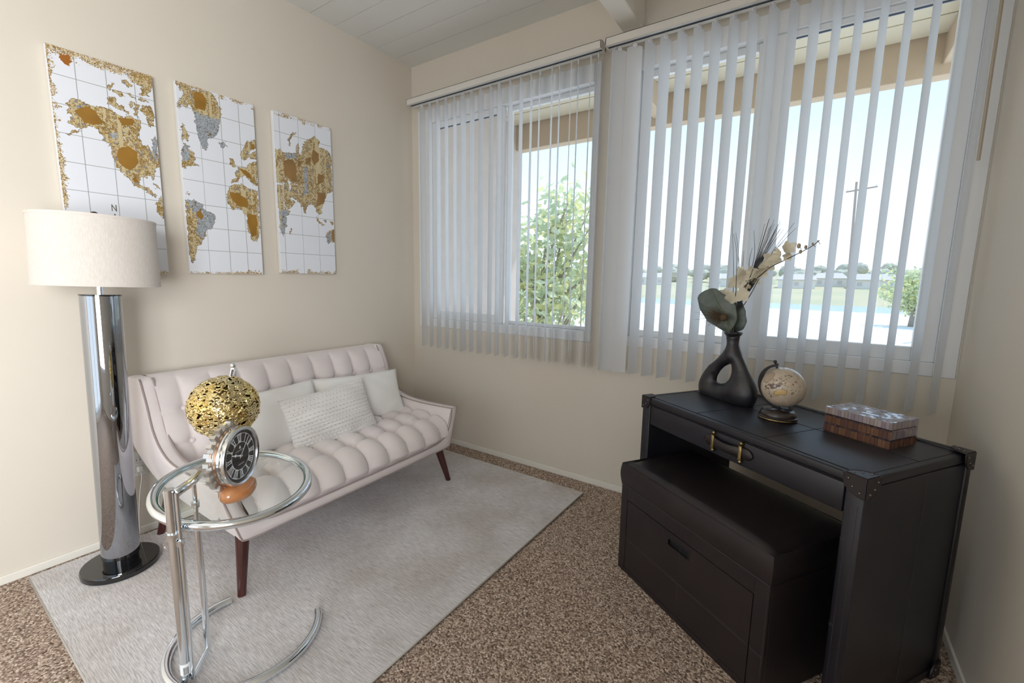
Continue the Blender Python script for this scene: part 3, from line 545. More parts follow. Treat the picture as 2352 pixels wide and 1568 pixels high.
# ------------------------------------------------------------------ sofa
sofa = thing('tufted_sofa', 'blush velvet button-tufted sofa with sloping arms and dark wooden legs', 'sofa', (.45, -1.16, 0), .03)
SX, SY = .45, 0
def sx(x): return x-SX
def half(z): return .636+(.71-.636)*min(1, max(0, (z-.235)/.245))
TOP = [(.045, .82), (.10, .822), (.165, .82), (.195, .765), (.222, .706), (.242, .65), (.262, .60), (.295, .556), (.335, .523), (.39, .496), (.46, .481), (.58, .474), (.70, .474), (.868, .479)]
BOT = [(.022, .78), (.018, .68), (.018, .58), (.020, .50), (.028, .43), (.045, .375), (.075, .33), (.12, .298), (.19, .275), (.30, .262), (.44, .252), (.58, .245), (.72, .240), (.855, .235)]
def arm(side):
    tp = smoothpath([(x, 0, z) for x, z in TOP], 3); bt = smoothpath([(x, 0, z) for x, z in BOT], 3); n_ = len(tp)
    prof = []
    K = 8; th = .055
    # cross loops: outer face bottom->top, then rounded top, inner face down
    X = np.zeros((n_, 2*K+6, 3))
    for i in range(n_):
        a, b = Vector(bt[i]), Vector(tp[i]); c = 0
        for k_ in range(K):
            p = a.lerp(b, k_/(K-1)*.985); X[i, c] = (sx(p.x), side*(half(p.z)+.006*math.sin(PI*k_/(K-1))), p.z); c += 1
        for k_ in range(6):
            an = PI*k_/5; yy = half(b.z)-th/2+math.cos(an)*(th/2-.003); X[i, c] = (sx(b.x), side*yy, b.z+.004*math.sin(an)); c += 1
        for k_ in range(K):
            p = b.lerp(a, k_/(K-1)*.99+.01); X[i, c] = (sx(p.x), side*(half(p.z)-th), p.z); c += 1
    nv2 = X.shape[1]; fs = [(i*nv2+j, (i+1)*nv2+j, (i+1)*nv2+(j+1) % nv2, i*nv2+(j+1) % nv2) for i in range(n_-1) for j in range(nv2)]+[tuple(range(nv2)), tuple((n_-1)*nv2+j for j in range(nv2-1, -1, -1))]
    o = mesh('arm', X.reshape(-1, 3).tolist(), fs, M['sofa'], sofa, True)
    # close back and bottom
    me = o.data; bm = bmesh.new(); bm.from_mesh(me); bmesh.ops.recalc_face_normals(bm, faces=bm.faces); bm.to_mesh(me); bm.free(); sharp(o, 50)
    for off in (-.004, -.053):
        pts = [(sx(p[0])+.004, side*(half(p[2])+off), p[2]+.003) for p in tp[6:]]
        bm = bmesh.new(); tube_bm(bm, pts, .0038, 7); from_bm('piping', bm, M['piping'], sofa, True)
    return tp
tp = arm(1); arm(-1)
P_ = .14; YK = [(-.56+P_*k) for k in range(9)]
def seam(y): d = min(abs(y-yk) for yk in YK); return d
def bulge(y):
    if abs(y) > .56: t_ = min(1, (abs(y)-.56)/.10); return math.sin(PI/2*t_)**.6 if t_ > 0 else 0
    t_ = ((y+.56) % P_)/P_; return abs(math.sin(PI*t_))**.55
# tufted back
nz, ny = 64, 181
rows = [.665, .515]
def backx(z): # front line of the back before tufting
    pts = [(.38, .345), (.42, .33), (.50, .290), (.60, .245), (.706, .205), (.78, .172), (.815, .150), (.822, .12)]
    for a, b in zip(pts[:-1], pts[1:]):
        if z <= b[0]: t_ = (z-a[0])/(b[0]-a[0]); return a[1]+(b[1]-a[1])*t_
    return .12
X = np.zeros((ny, nz+6, 3))
for i in range(ny):
    y = -.662+1.324*i/(ny-1)
    for j in range(nz):
        z = .38+(.815-.38)*j/(nz-1)
        am = .030*bulge(y)
        edge = min(1, max(0, (.815-z)/.05))**.5
        rr = 1
        for zr in rows: rr -= .30*math.exp(-((z-zr)/.012)**2)
        d = 0
        for zr in rows:
            dy = seam(y); d += .018*math.exp(-(dy*dy+(z-zr)**2)/.026**2)
        X[i, j] = (sx(backx(z)+am*edge*rr*1.0-d+.004), y, z)
    for j, (xx, zz) in enumerate([(.140, .822), (.10, .824), (.06, .822), (.03, .815), (.022, .78), (.020, .40)]): X[i, nz+j] = (sx(xx), y, zz+.004*bulge(y)*(j < 2))
grid('tufted_back', X, M['sofa'], sofa)
# tufted seat
path = [(.25, .40), (.34, .402), (.46, .404), (.58, .404), (.68, .402), (.76, .396), (.815, .380), (.846, .352), (.860, .318), (.864, .280)]
pp = smoothpath([(a, 0, b) for a, b in path], 9); npp = len(pp)
X = np.zeros((ny, npp, 3)); srow = [.715, .545, .375]
for i in range(ny):
    fy = -1+2*i/(ny-1)
    for j, p in enumerate(pp):
        hw = half(p.z)-.056; y = fy*hw
        yn = y if abs(y) < .56 else y
        tan = (pp[min(j+1, npp-1)]-pp[max(j-1, 0)]).normalized(); nrm = Vector((-tan.z, 0, tan.x))
        if nrm.z < 0 and p.x < .8: nrm = -nrm
        if p.x >= .8 and nrm.x < 0: nrm = -nrm
        fe = min(1, max(0, (p.z-.280)/.03)) if p.x > .84 else 1
        rr = 1; d = 0
        for xr in srow:
            on = 1 if p.z > .36 else 0
            rr -= .62*math.exp(-((p.x-xr)/.022)**2)*on; d += .030*math.exp(-((seam(y))**2+(p.x-xr)**2)/.028**2)*on
        h_ = .036*bulge(y)*rr*fe*(0.4+.6*fe)-d
        edge = min(1, (1-abs(fy))/.03)
        q = p+nrm*(h_-.004); X[i, j] = (sx(q.x), y, q.z)
grid('tufted_seat', X, M['sofa'], sofa, flip=True)
box('seat_base', (sx(.04), sx(.84), -.61, .61, .252, .37), M['sofa'], sofa)
# front rail that sweeps up into the arm fronts
inner = smoothpath([(-.655, .479), (-.650, .43), (-.632, .37), (-.60, .322), (-.55, .295), (-.47, .284), (-.30, .281), (0, .280)] and [Vector((a, 0, b)) for a, b in [(-.655, .479), (-.650, .43), (-.632, .37), (-.60, .322), (-.55, .295), (-.47, .284), (-.30, .281), (0, .280)]], 5)
outer = [Vector((a, 0, b)) for a, b in [(-.71, .479), (-.695, .43), (-.675, .365), (-.660, .31), (-.648, .27), (-.637, .240), (-.60, .235), (-.47, .235), (-.30, .235), (0, .235)]]
ol = smoothpath(outer, 5)
def resample(P, n_):
    L_ = [0]
    for a, b in zip(P[:-1], P[1:]): L_.append(L_[-1]+(b-a).length)
    out = []
    for i in range(n_):
        t_ = L_[-1]*i/(n_-1); k_ = max(0, min(len(P)-2, int(np.searchsorted(L_, t_))-1)); f_ = (t_-L_[k_])/max(1e-9, L_[k_+1]-L_[k_]); out.append(P[k_].lerp(P[k_+1], min(1, max(0, f_))))
    return out
I_ = resample(inner, 40); O_ = resample(ol, 40)
I_ = I_+[Vector((-p.x, 0, p.z)) for p in I_[::-1][1:]]; O_ = O_+[Vector((-p.x, 0, p.z)) for p in O_[::-1][1:]]
X = np.zeros((len(I_), 7, 3))
for i, (a, b) in enumerate(zip(I_, O_)):
    for j, (t_, xx) in enumerate([(0, .83), (0, .866), (.08, .872), (.5, .874), (.92, .872), (1, .866), (1, .80)]):
        p = a.lerp(b, t_); X[i, j] = (sx(xx), p.x, p.z)
grid('front_rail', X, M['sofa'], sofa)
tube('piping', [(sx(.872), p.x, p.z) for p in I_], .004, M['piping'], sofa, 7)
tube('piping', [(sx(.870), p.x, p.z) for p in O_], .0035, M['piping'], sofa, 7)
# buttons
bm = bmesh.new(); lathe_bm(bm, [(0, .0075), (.007, .0065), (.0118, .003), (.0128, -.002), (.010, -.006)], 14); bt0 = from_bm('button', bm, M['sofa'], sofa, True)
firstb = True
def button(x, y, z, rot):
    global firstb
    o = bt0 if firstb else link(bt0.copy(), sofa); firstb = False
    o.location = (sx(x), y, z); o.rotation_euler = rot
for zr in rows:
    for yk in YK: button(backx(zr)+.000, yk, zr, (0, math.radians(68), 0))
for xr in srow[:2]:
    for yk in YK: button(xr, yk, .378, (0, math.radians(6), 0))
for sxx, syy in ((1, 1), (1, -1), (-1, 1), (-1, -1)):
    x0, x1 = (.79, .872) if sxx > 0 else (.14, .08)
    yb, yt = (.656, .610) if syy < 0 else (.622, .575)
    if sxx > 0: x0 = .815
    bm = bmesh.new(); tube_bm(bm, [(sx(x1), syy*yb, RUGZ-.0015), (sx(x0), syy*yt, .262)], [.0155, .028], 18); o = from_bm('leg', bm, M['mahog'], sofa, True); sharp(o)
# ------------------------------------------------------------------ cushions
def cushion(name, label, w_, h_, t_, mt, loc, rot, quilt=False, seedn=1):
    n_ = 40 if not quilt else 90; m2 = 30 if not quilt else 60
    r_ = np.random.RandomState(seedn)
    root = thing(name, label, 'cushion', loc); root.rotation_euler = rot
    X = np.zeros((n_+1, m2+1, 2, 3))
    for i in range(n_+1):
        for j in range(m2+1):
            u, v = i/n_*2-1, j/m2*2-1
            e = (1-abs(u)**2.6)**.55*(1-abs(v)**2.6)**.55 if abs(u) < 1 and abs(v) < 1 else 0
            pin = 1-.055*(1-abs(v)**2)*abs(u)**3; pin2 = 1-.07*(1-abs(u)**2)*abs(v)**3
            wr = .004*math.sin(7*u+5*v+seedn)*e+.003*math.sin(17*u*v+3*seedn)*e
            for s in (0, 1): X[i, j, s] = (u*w_/2*pin, (1 if s else -1)*(t_/2*e+wr)+.0, v*h_/2*pin2)
    vs_ = []; fs = []
    for s in (0, 1):
        b0 = len(vs_); vs_ += X[:, :, s].reshape(-1, 3).tolist()
        for i in range(n_):
            for j in range(m2):
                f = (b0+i*(m2+1)+j, b0+(i+1)*(m2+1)+j, b0+(i+1)*(m2+1)+j+1, b0+i*(m2+1)+j+1); fs.append(f[::-1] if s else f)
    bm = bmesh.new(); vv = [bm.verts.new(v) for v in vs_]
    for f in fs: bm.faces.new([vv[k] for k in f])
    bmesh.ops.remove_doubles(bm, verts=bm.verts, dist=.0004); from_bm('cover', bm, mt, root, True)
    rim = [X[i, 0, 0] for i in range(n_+1)]+[X[n_, j, 0] for j in range(1, m2+1)]+[X[i, m2, 0] for i in range(n_-1, -1, -1)]+[X[0, j, 0] for j in range(m2-1, 0, -1)]
    tube('edge_seam', [tuple(p) for p in rim[::2]], .0022, mt, root, 5, closed=True)
    return root, X
def lean(n_x, n_y, up_back, roll):
    # local x along cushion width, local y thickness (-y faces the viewer), z up
    e = Euler((math.radians(-up_back), math.radians(roll), 0)).to_matrix(); return (Matrix.Rotation(math.atan2(n_y, n_x)+PI/2, 3, 'Z') @ e).to_euler()
cushion('throw_pillow', 'plain ivory pillow at the left of the sofa back, half hidden by the clock', .58, .34, .15, M['white_cloth'], (.395, -1.41, .548), lean(1, -.05, 26, -2), seedn=2)
cushion('throw_pillow', 'plain ivory pillow at the right end of the sofa back', .60, .31, .13, M['white_cloth'], (.375, -.815, .545), lean(1, -.10, 24, 2), seedn=5)
qm = mat('quilted_cotton', (.86, .83, .80), .95, spec=.15, sheen=.2)
n, l, b = nodes(qm); co = n.new('ShaderNodeTexCoord').outputs['Object']
mp = n.new('ShaderNodeMapping'); mp.inputs['Scale'].default_value = (52, 52, 52); l.new(co, mp.inputs[0])
wv = n.new('ShaderNodeTexWave'); wv.wave_type = 'BANDS'; wv.bands_direction = 'Z'; wv.wave_profile = 'SIN'; wv.inputs['Scale'].default_value = .32; wv.inputs['Distortion'].default_value = 2.2; wv.inputs['Detail'].default_value = 2; wv.inputs['Detail Scale'].default_value = 1.6; l.new(mp.outputs[0], wv.inputs[0])
bp = n.new('ShaderNodeBump'); bp.inputs['Strength'].default_value = .8; bp.inputs['Distance'].default_value = .004; l.new(wv.outputs['Fac'], bp.inputs['Height']); l.new(bp.outputs[0], b.inputs['Normal'])
cq, XQ = cushion('throw_pillow', 'ivory quilted pillow with rows of tiny dark dots, in front of the two plain ones', .52, .33, .13, qm, (.515, -1.118, .522), lean(1, -.02, 22, -4), True, 3)
vs_, fs = [], []   # embroidered dots
for r_ in range(13):
    for c_ in range(21):
        u = -.90+1.80*(c_+(.5 if r_ % 2 else 0))/21; v = -.88+1.76*r_/12
        if abs(u) > .93: continue
        i, j = int((u+1)/2*90), int((v+1)/2*60)
        p = Vector(XQ[i, j, 0]); dx_ = (Vector(XQ[min(90, i+1), j, 0])-p).normalized(); dz_ = (Vector(XQ[i, min(60, j+1), 0])-p).normalized(); nn = dx_.cross(dz_).normalized()
        if nn.y > 0: nn = -nn
        b0 = len(vs_); c0 = p+nn*.0016
        for a_ in range(6): vs_.append(c0+dx_*.0028*math.cos(a_*PI/3)+dz_*.0018*math.sin(a_*PI/3))
        fs.append(tuple(b0+k_ for k_ in range(6)))
tag(mesh('embroidered_dot', vs_, fs, mat('dot_thread', (.25, .20, .22), .8), cq), kind='stuff')
# ------------------------------------------------------------------ floor lamp
lamp = thing('floor_lamp', 'tall floor lamp with smoked chrome column, black base and pale linen drum shade', 'lamp', (.262, -2.02, RUGZ-.001))
bm = bmesh.new(); lathe_bm(bm, [(0, 0), (.134, 0), (.137, .003), (.137, .024), (.134, .028), (0, .028)], 72); sharp(from_bm('base', bm, M['black'], lamp))
up = bpy.data.objects.new('column_axis', None)
tl = Matrix.Rotation(math.radians(-1.3), 4, 'X') @ Matrix.Rotation(math.radians(0.3), 4, 'Y')
def lp(name, prof, mt, n_=64): return lathe(name, prof, mt, lamp, n_, mtx=tl)
lp('plinth', [(0, .026), (.062, .026), (.062, .060), (0, .060)], M['black'])
lp('column', [(0, .058), (.066, .058), (.0665, .062), (.0665, 1.196), (.066, 1.200), (0, 1.200)], M['mirror'])
lp('column_cap', [(0, 1.200), (.068, 1.200), (.068, 1.206), (0, 1.206)], M['black'])
lp('neck', [(0, 1.206), (.0115, 1.206), (.0115, 1.30), (0, 1.30)], M['chrome'], 24)
zz0, zz1 = 1.243, 1.512
lp('lamp_shade', [(.196, zz0), (.198, zz0), (.198, zz0+.004), (.1935, zz1-.004), (.1935, zz1), (.1905, zz1), (.195, zz0+.004), (.196, zz0)], M['shade'], 96)
for zz, rr in ((zz0+.003, .199), (zz1-.003, .195)): lp('shade_trim', [(rr-.003, zz-.005), (rr, zz-.005), (rr+.0006, zz), (rr, zz+.005), (rr-.003, zz+.005)], mat('shade_trim', (.72, .66, .61), .9), 96)
bm = bmesh.new()
for k in range(3): tube_bm(bm, [(0, 0, 1.49), (.192*math.cos(k*2.09+.4), .192*math.sin(k*2.09+.4), 1.50)], .0016, 6)
tube_bm(bm, [(0, 0, 1.3), (.05, 0, 1.36), (.05, 0, 1.44), (0, 0, 1.495)], .002, 6); tube_bm(bm, [(0, 0, 1.3), (-.05, 0, 1.36), (-.05, 0, 1.44), (0, 0, 1.495)], .002, 6)
bmesh.ops.transform(bm, matrix=tl, verts=bm.verts); from_bm('shade_frame', bm, M['chrome'], lamp, True)
lp('bulb', [(0, 1.30), (.014, 1.30), (.014, 1.33), (.030, 1.37), (.028, 1.40), (0, 1.42)], M['plastic'], 20)
bm = bmesh.new(); g = bmesh.ops.create_uvsphere(bm, u_segments=20, v_segments=14, radius=.0145); bmesh.ops.translate(bm, vec=(0, 0, 1.525), verts=g['verts']); tube_bm(bm, [(0, 0, 1.49), (0, 0, 1.53)], .004, 8); bmesh.ops.transform(bm, matrix=tl, verts=bm.verts); from_bm('finial', bm, M['black'], lamp, True)
bpy.data.objects.remove(up)
cord = smoothpath([(.012, -1.858, .345), (.03, -1.86, .30), (.035, -1.875, .22), (.05, -1.89, .12), (.07, -1.90, .04), (.12, -1.93, .018), (.15, -1.96, .018)], 6)
lo = lamp.location
tube('power_cord', [Vector(p)-lo for p in cord], .003, M['plastic'], lamp, 6)
box('plug', (.009-lo.x, .034-lo.x, -1.872-lo.y, -1.848-lo.y, .330-lo.z, .356-lo.z), M['plastic'], lamp, bev=.004)
def wp(o):
    o.matrix_parent_inverse = o.parent.matrix_basis.inverted(); return o
def wpm(o): return wp(o)
# ------------------------------------------------------------------ round chrome and glass table
TC = Vector((1.04, -1.855, .553)); TN = Vector((.135, 0, 1)).normalized(); TR = .238
tx = Vector((1, 0, -.135)).normalized(); ty = Vector((0, 1, 0))
TM = Matrix(((tx.x, ty.x, TN.x, TC.x), (tx.y, ty.y, TN.y, TC.y), (tx.z, ty.z, TN.z, TC.z), (0, 0, 0, 1)))
tab = thing('side_table', 'round glass side table on a chrome tube frame with an open ring foot', 'table', (1.132, -1.893, RUGZ-.001))
def tabz(x, y): return TC.z-(x-TC.x)*.135
o = wp(tube('top_ring', [TC+tx*TR*math.cos(a)+ty*TR*math.sin(a) for a in np.linspace(0, 2*PI, 97)[:-1]], .0148, M['chrome'], tab, 16, True))
gl = wp(lathe('glass_top', [(0, .010), (.2265, .010)], M['tglass'], tab, 96, TM))
wp(lathe('glass_rim', [(.2245, .0098), (.2268, .0098), (.2268, .003), (.2255, .003)], M['gedge'], tab, 96, TM))
wp(tube('ring_lip', [TC+tx*(TR-.0165)*math.cos(a)+ty*(TR-.0165)*math.sin(a)+TN*.003 for a in np.linspace(0, 2*PI, 97)[:-1]], .0028, M['chrome'], tab, 8, True))
bc = Vector((1.132, -1.893, RUGZ+.0142)); A0, A1 = math.radians(169), math.radians(424)
wp(tube('foot_ring', [bc+Vector((math.cos(a)*.233, math.sin(a)*.233, 0)) for a in np.linspace(A0, A1, 90)], .0145, M['chrome'], tab, 14))
px_, py_ = 1.168, -2.092
wp(tube('post', [(px_, py_, .024), (px_, py_, .30), (px_, py_, .668)], .0142, M['chrome'], tab, 16))
lf = Vector((1.186, -2.080, 0)); lr = Vector((1.097, -2.004, 0)); zt_, zb_ = .660, .033
loop = [lf+Vector((0, 0, zb_)), lf+Vector((0, 0, .3)), lf+Vector((0, 0, zt_))]
wp(tube('adjusting_rod', [lf+Vector((0, 0, zb_)), lf+Vector((0, 0, zt_-.002))], .0062, M['chrome'], tab, 10))
hp = [lf+Vector((-.002, .0, zt_-.004)), lf.lerp(lr, .15)+Vector((.006, .004, zt_)), lf.lerp(lr, .6)+Vector((.014, .012, zt_+.002)), lr+Vector((.010, .012, zt_+.002))]
wp(tube('handle', smoothpath(hp, 5), .0135, M['chrome'], tab, 14))
wp(tube('rear_rod', [lr+Vector((0, 0, zb_)), lr+Vector((0, 0, .50))], .0098, M['chrome'], tab, 12))
wp(tube('rear_rod', [lr+Vector((0, 0, .50)), lr+Vector((0, 0, zt_))], .0066, M['chrome'], tab, 12))
wp(tube('lower_bar', [lf+Vector((0, 0, zb_)), lr+Vector((0, 0, zb_))], .0085, M['chrome'], tab, 10))
for c_, z_, r_ in ((Vector((px_, py_, 0)), .520, .0180), (lr, .560, .0115), (lf, .497, .010)):
    wp(lathe('collar', [(r_-.004, -.010), (r_, -.010), (r_, .006), (r_+.0015, .010), (r_-.004, .010)], M['chrome'], tab, 20, Matrix.Translation(c_+Vector((0, 0, z_)))))
rd = Vector((px_, py_, 0))-Vector((TC.x, TC.y, 0)); rd.normalize(); rp_ = Vector((TC.x, TC.y, 0))+rd*TR; rp_.z = tabz(rp_.x, rp_.y)
wp(tube('clamp', [rp_, Vector((px_, py_, rp_.z))], .008, M['chrome'], tab, 10)); 
rd = (lr-Vector((TC.x, TC.y, 0))); rd.z = 0
bm = bmesh.new()
cs = Vector((px_+.012, py_+.012, .525)); ce_ = Vector((1.150, -2.030, .532)); ch = [cs.lerp(ce_, i/9) for i in range(10)]
for i, p in enumerate(ch):
    a = Vector((.004, .003, 0)) if i % 2 else Vector((0, 0, .0045))
    tube_bm(bm, [p+a*math.cos(t_)+(ce_-cs).normalized()*.006*math.sin(t_) for t_ in np.linspace(0, 2*PI, 11)[:-1]], .0011, 5, True)
wp(from_bm('chain', bm, M['chrome2'], tab, True))
kr = Vector((1.158, -2.050, .512)); wp(tube('key_ring', [kr+Vector((.827*.012*math.cos(t_), .562*.012*math.cos(t_), .015*math.sin(t_))) for t_ in np.linspace(0, 2*PI, 25)[:-1]], .0013, M['chrome2'], tab, 6, True))
wp(tube('hook', smoothpath([(px_-.012, py_-.012, .505), (px_-.020, py_-.016, .496), (px_-.020, py_-.018, .482), (px_-.014, py_-.015, .476)], 4), .0018, M['chrome2'], tab, 6))
for pp_ in ((503, 1190), (596, 1168), (375, 1131), (640, 1062)):
    q = hitp(*pp_, TC, TN); wp(tube('glass_peg', [q-TN*.006, q+TN*.0], .0035, M['paper'], tab, 8))
# barcode sticker round the foot of the post
stk = wp(lathe('price_sticker', [(.0144, .052), (.0147, .052), (.0147, .090), (.0144, .090)], M['paper'], tab, 28, Matrix.Translation((px_, py_, 0))))
vs_, fs = [], []; x_ = 0; r_ = random.Random(3)
cdir = math.atan2(CAM[1]-py_, CAM[0]-px_)
while x_ < 1.0:
    w_ = r_.choice([.02, .03, .05]); a0 = cdir-.5+x_; b0 = len(vs_)
    for z_ in (.054, .080):
        for a in (a0, a0+w_): vs_.append((px_+.0149*math.cos(a), py_+.0149*math.sin(a), z_))
    fs.append((b0, b0+1, b0+3, b0+2)); x_ += w_+r_.choice([.03, .05])
wp(mesh('barcode', vs_, fs, M['gap'], tab))
for i, (a, b) in enumerate((((592, 1080), (611, 1060)), ((432, 1097), (478, 1108)))):
    p, q = hitp(*a, TC+TN*.012, TN), hitp(*b, TC+TN*.012, TN); d = (q-p).normalized(); s = TN.cross(d)
    lab = ['small white tag lying on the glass to the right of the clock', 'small white tag lying on the glass to the left of the clock'][i]
    w_ = .010; e0 = TN*.0012; base = [p+s*w_, q+s*w_, q-s*w_, p-s*w_]
    if i == 0: base = [p+s*.004, p.lerp(q, .45)+s*.004, p.lerp(q, .45)+s*.011, q+s*.011, q-s*.006, p-s*.006]
    n_ = len(base); vv = [v+e0*-1 for v in base]+[v+e0 for v in base]
    tag(mesh('paper_tag', vv, [tuple(range(n_))[::-1], tuple(range(n_, 2*n_))]+[(k, (k+1) % n_, (k+1) % n_+n_, k+n_) for k in range(n_)], M['paper']), lab, 'tag')
# ------------------------------------------------------------------ gear clock
cb = hitp(546, 1135, TC+TN*.010, TN)
CZ = math.radians(34)
clk = thing('desk_clock', 'round black-dial roman numeral clock with a silver gear behind, on an orange wood foot', 'clock', cb, CZ)
# local axes: +x is the dial normal, y to the viewer's right, z up
tiltb = Matrix.Rotation(0, 4, 'Y')
bm = bmesh.new(); n_ = 40; prof = [(0, .0), (.7, .0), (.93, .007), (1, .020), (.95, .036), (.75, .047), (0, .050)]
lathe_bm(bm, prof, n_, None, 1, 1)
for v in bm.verts: v.co = Vector((v.co.x*.052, v.co.y*.070*(1+.06*math.sin(3*math.atan2(v.co.y, v.co.x+1e-6))), v.co.z+.0))
ctn = Matrix.Rotation(CZ, 3, 'Z').inverted() @ TN
tm_ = ctn.to_track_quat('Z', 'Y').to_matrix().to_4x4(); yv = (Vector((0, 1, 0))-ctn*ctn.y).normalized(); xv = yv.cross(ctn)
FT = Matrix(((xv.x, yv.x, ctn.x, 0), (xv.y, yv.y, ctn.y, 0), (xv.z, yv.z, ctn.z, 0), (0, 0, 0, 1)))
bmesh.ops.transform(bm, matrix=FT, verts=bm.verts); o = from_bm('wooden_foot', bm, M['wood'], clk, True)
CH = .141; RC = .100
MX = Matrix.Translation((0, 0, CH)) @ Matrix.Rotation(PI/2, 4, 'Y')   # lathe z -> +x
lathe('case', [(0, -.016), (.088, -.016), (.096, -.015), (.0985, -.010), (.0985, .010), (.1015, .014), (RC+.003, .020), (RC, .027), (.094, .029), (.089, .026), (.087, .018), (0, .018)], M['chrome2'], clk, 72, MX)
# rings in warm and pale metal round the case
for x_, rr, mt_ in ((-.004, .1005, mat('rose_ring', (.62, .42, .30), .3, 1)), (.006, .1005, M['chrome'])):
    lathe('case_ring', [(rr-.003, x_-.004), (rr, x_-.003), (rr, x_+.003), (rr-.003, x_+.004)], mt_, clk, 72, MX)
dialm = mat('black_dial', (.006, .008, .014), .25)
lathe('dial', [(0, .0185), (.0865, .0185), (.0865, .0190), (0, .0190)], dialm, clk, 64, MX)
ink = mat('white_ink', (.93, .95, .97), .6)
def dial_pt(r, a, x=.0196): return Vector((x, r*math.sin(a), CH+r*math.cos(a)))   # a clockwise from 12
def stroke(vs_, fs, r0, a0, r1, a1, w_, x=.0196):
    p, q = dial_pt(r0, a0, x), dial_pt(r1, a1, x); d = (q-p).normalized(); s = Vector((1, 0, 0)).cross(d)*w_/2; b0 = len(vs_)
    vs_ += [p+s, q+s, q-s, p-s]; fs.append((b0, b0+1, b0+2, b0+3))
ROM = ['XII', 'I', 'II', 'III', 'IIII', 'V', 'VI', 'VII', 'VIII', 'IX', 'X', 'XI']
r0_, r1_ = .050, .076
for i, s_ in enumerate(ROM):
    vs_, fs = [], []; a = i*PI/6; wdt = {'I': .0055, 'V': .011, 'X': .011}; tot = sum(wdt[c] for c in s_); x_ = -tot/2; rm = (r0_+r1_)/2
    for c in s_:
        w_ = wdt[c]; l_, r_ = x_+.001, x_+w_-.001; cx_ = x_+w_/2
        def S(u0, rr0, u1, rr1, wd_): stroke(vs_, fs, rr0, a+u0/rm, rr1, a+u1/rm, wd_)
        if c == 'I': S(cx_, r0_, cx_, r1_, .0029)
        if c == 'V': S(l_+.001, r1_, cx_, r0_, .0032); S(r_-.001, r1_, cx_, r0_, .0018)
        if c == 'X': S(l_+.001, r1_, r_-.001, r0_, .0032); S(r_-.001, r1_, l_+.001, r0_, .0018)
        x_ += w_
    for rr in (r0_, r1_): stroke(vs_, fs, rr, a-tot/2/rm, rr, a+tot/2/rm, .0022)
    mesh('numeral', vs_, fs, ink, clk)
def ringmesh(name, ra, rb, x, mt_, a0=0, a1=2*PI, n_=72):
    vs_ = []; fs = []
    for i in range(n_+1):
        a = a0+(a1-a0)*i/n_; vs_ += [dial_pt(ra, a, x), dial_pt(rb, a, x)]
    for i in range(n_): fs.append((2*i, 2*i+1, 2*i+3, 2*i+2))
    return mesh(name, vs_, fs, mt_, clk)
ringmesh('dial_ring', .0465, .0480, .0195, ink); ringmesh('dial_ring', .0765, .0780, .0194, ink)
# small emblem and two lines of tiny lettering
vs_, fs = [], []
for (cy_, cz_, s) in ((0, .030, .0045),):
    b0 = len(vs_); vs_ += [Vector((.0196, cy_-s*.8, CH+cz_-s)), Vector((.0196, cy_+s*.8, CH+cz_-s)), Vector((.0196, cy_+s, CH+cz_+s*.3)), Vector((.0196, cy_, CH+cz_+s*1.4)), Vector((.0196, cy_-s, CH+cz_+s*.3))]; fs.append((b0, b0+1, b0+2, b0+3, b0+4))
mesh('emblem', vs_, fs, ink, clk)
r_ = random.Random(2)
def lettering(z, half_, h_):
    vs_, fs = [], []; y = -half_
    while y < half_:
        w_ = r_.choice([.0014, .0020, .0024]); hh = h_*r_.choice([1, 1, .9])
        for seg_ in r_.choice([((0, 0, 0, 1), (0, 1, 1, 1)), ((0, 0, 0, 1), (1, 0, 1, 1)), ((0, 0, .5, 1), (.5, 1, 1, 0)), ((0, 0, 1, 0), (0, 0, 0, 1), (0, 1, 1, 1), (1, 0, 1, 1))]):
            p = Vector((.0196, y+seg_[0]*w_, CH+z+seg_[1]*hh)); q = Vector((.0196, y+seg_[2]*w_, CH+z+seg_[3]*hh)); d = q-p
            if d.length < 1e-6: continue
            s = Vector((1, 0, 0)).cross(d.normalized())*.00028; b0 = len(vs_); vs_.extend([p+s, q+s, q-s, p-s]); fs.append((b0, b0+1, b0+2, b0+3))
        y += w_+.0012
    mesh('dial_lettering', vs_, fs, ink, clk)
lettering(.018, .024, .0034); lettering(-.030, .016, .0034)
def hand(name, a, L_, wd_, spade):
    vs_, fs = [], []
    stroke(vs_, fs, -.010, a, L_, a, wd_, .0215)
    if spade:
        p = dial_pt(L_*.62, a, .0216); b0 = len(vs_)
        vs_ += [dial_pt(L_*.82, a, .0216), dial_pt(L_*.62, a+.20, .0216), dial_pt(L_*.50, a, .0216), dial_pt(L_*.62, a-.20, .0216)]; fs.append((b0, b0+1, b0+2, b0+3))
    mesh(name, vs_, fs, ink, clk)
hand('hour_hand', math.radians(290), .050, .0036, True); hand('minute_hand', math.radians(42), .072, .0032, False)
lathe('hub', [(0, .0225), (.005, .0225), (.006, .020), (0, .020)], M['chrome'], clk, 16, MX)
lathe('crystal', [(.0875, .0235), (.06, .0255), (0, .0265)], M['cglass'], clk, 48, MX)
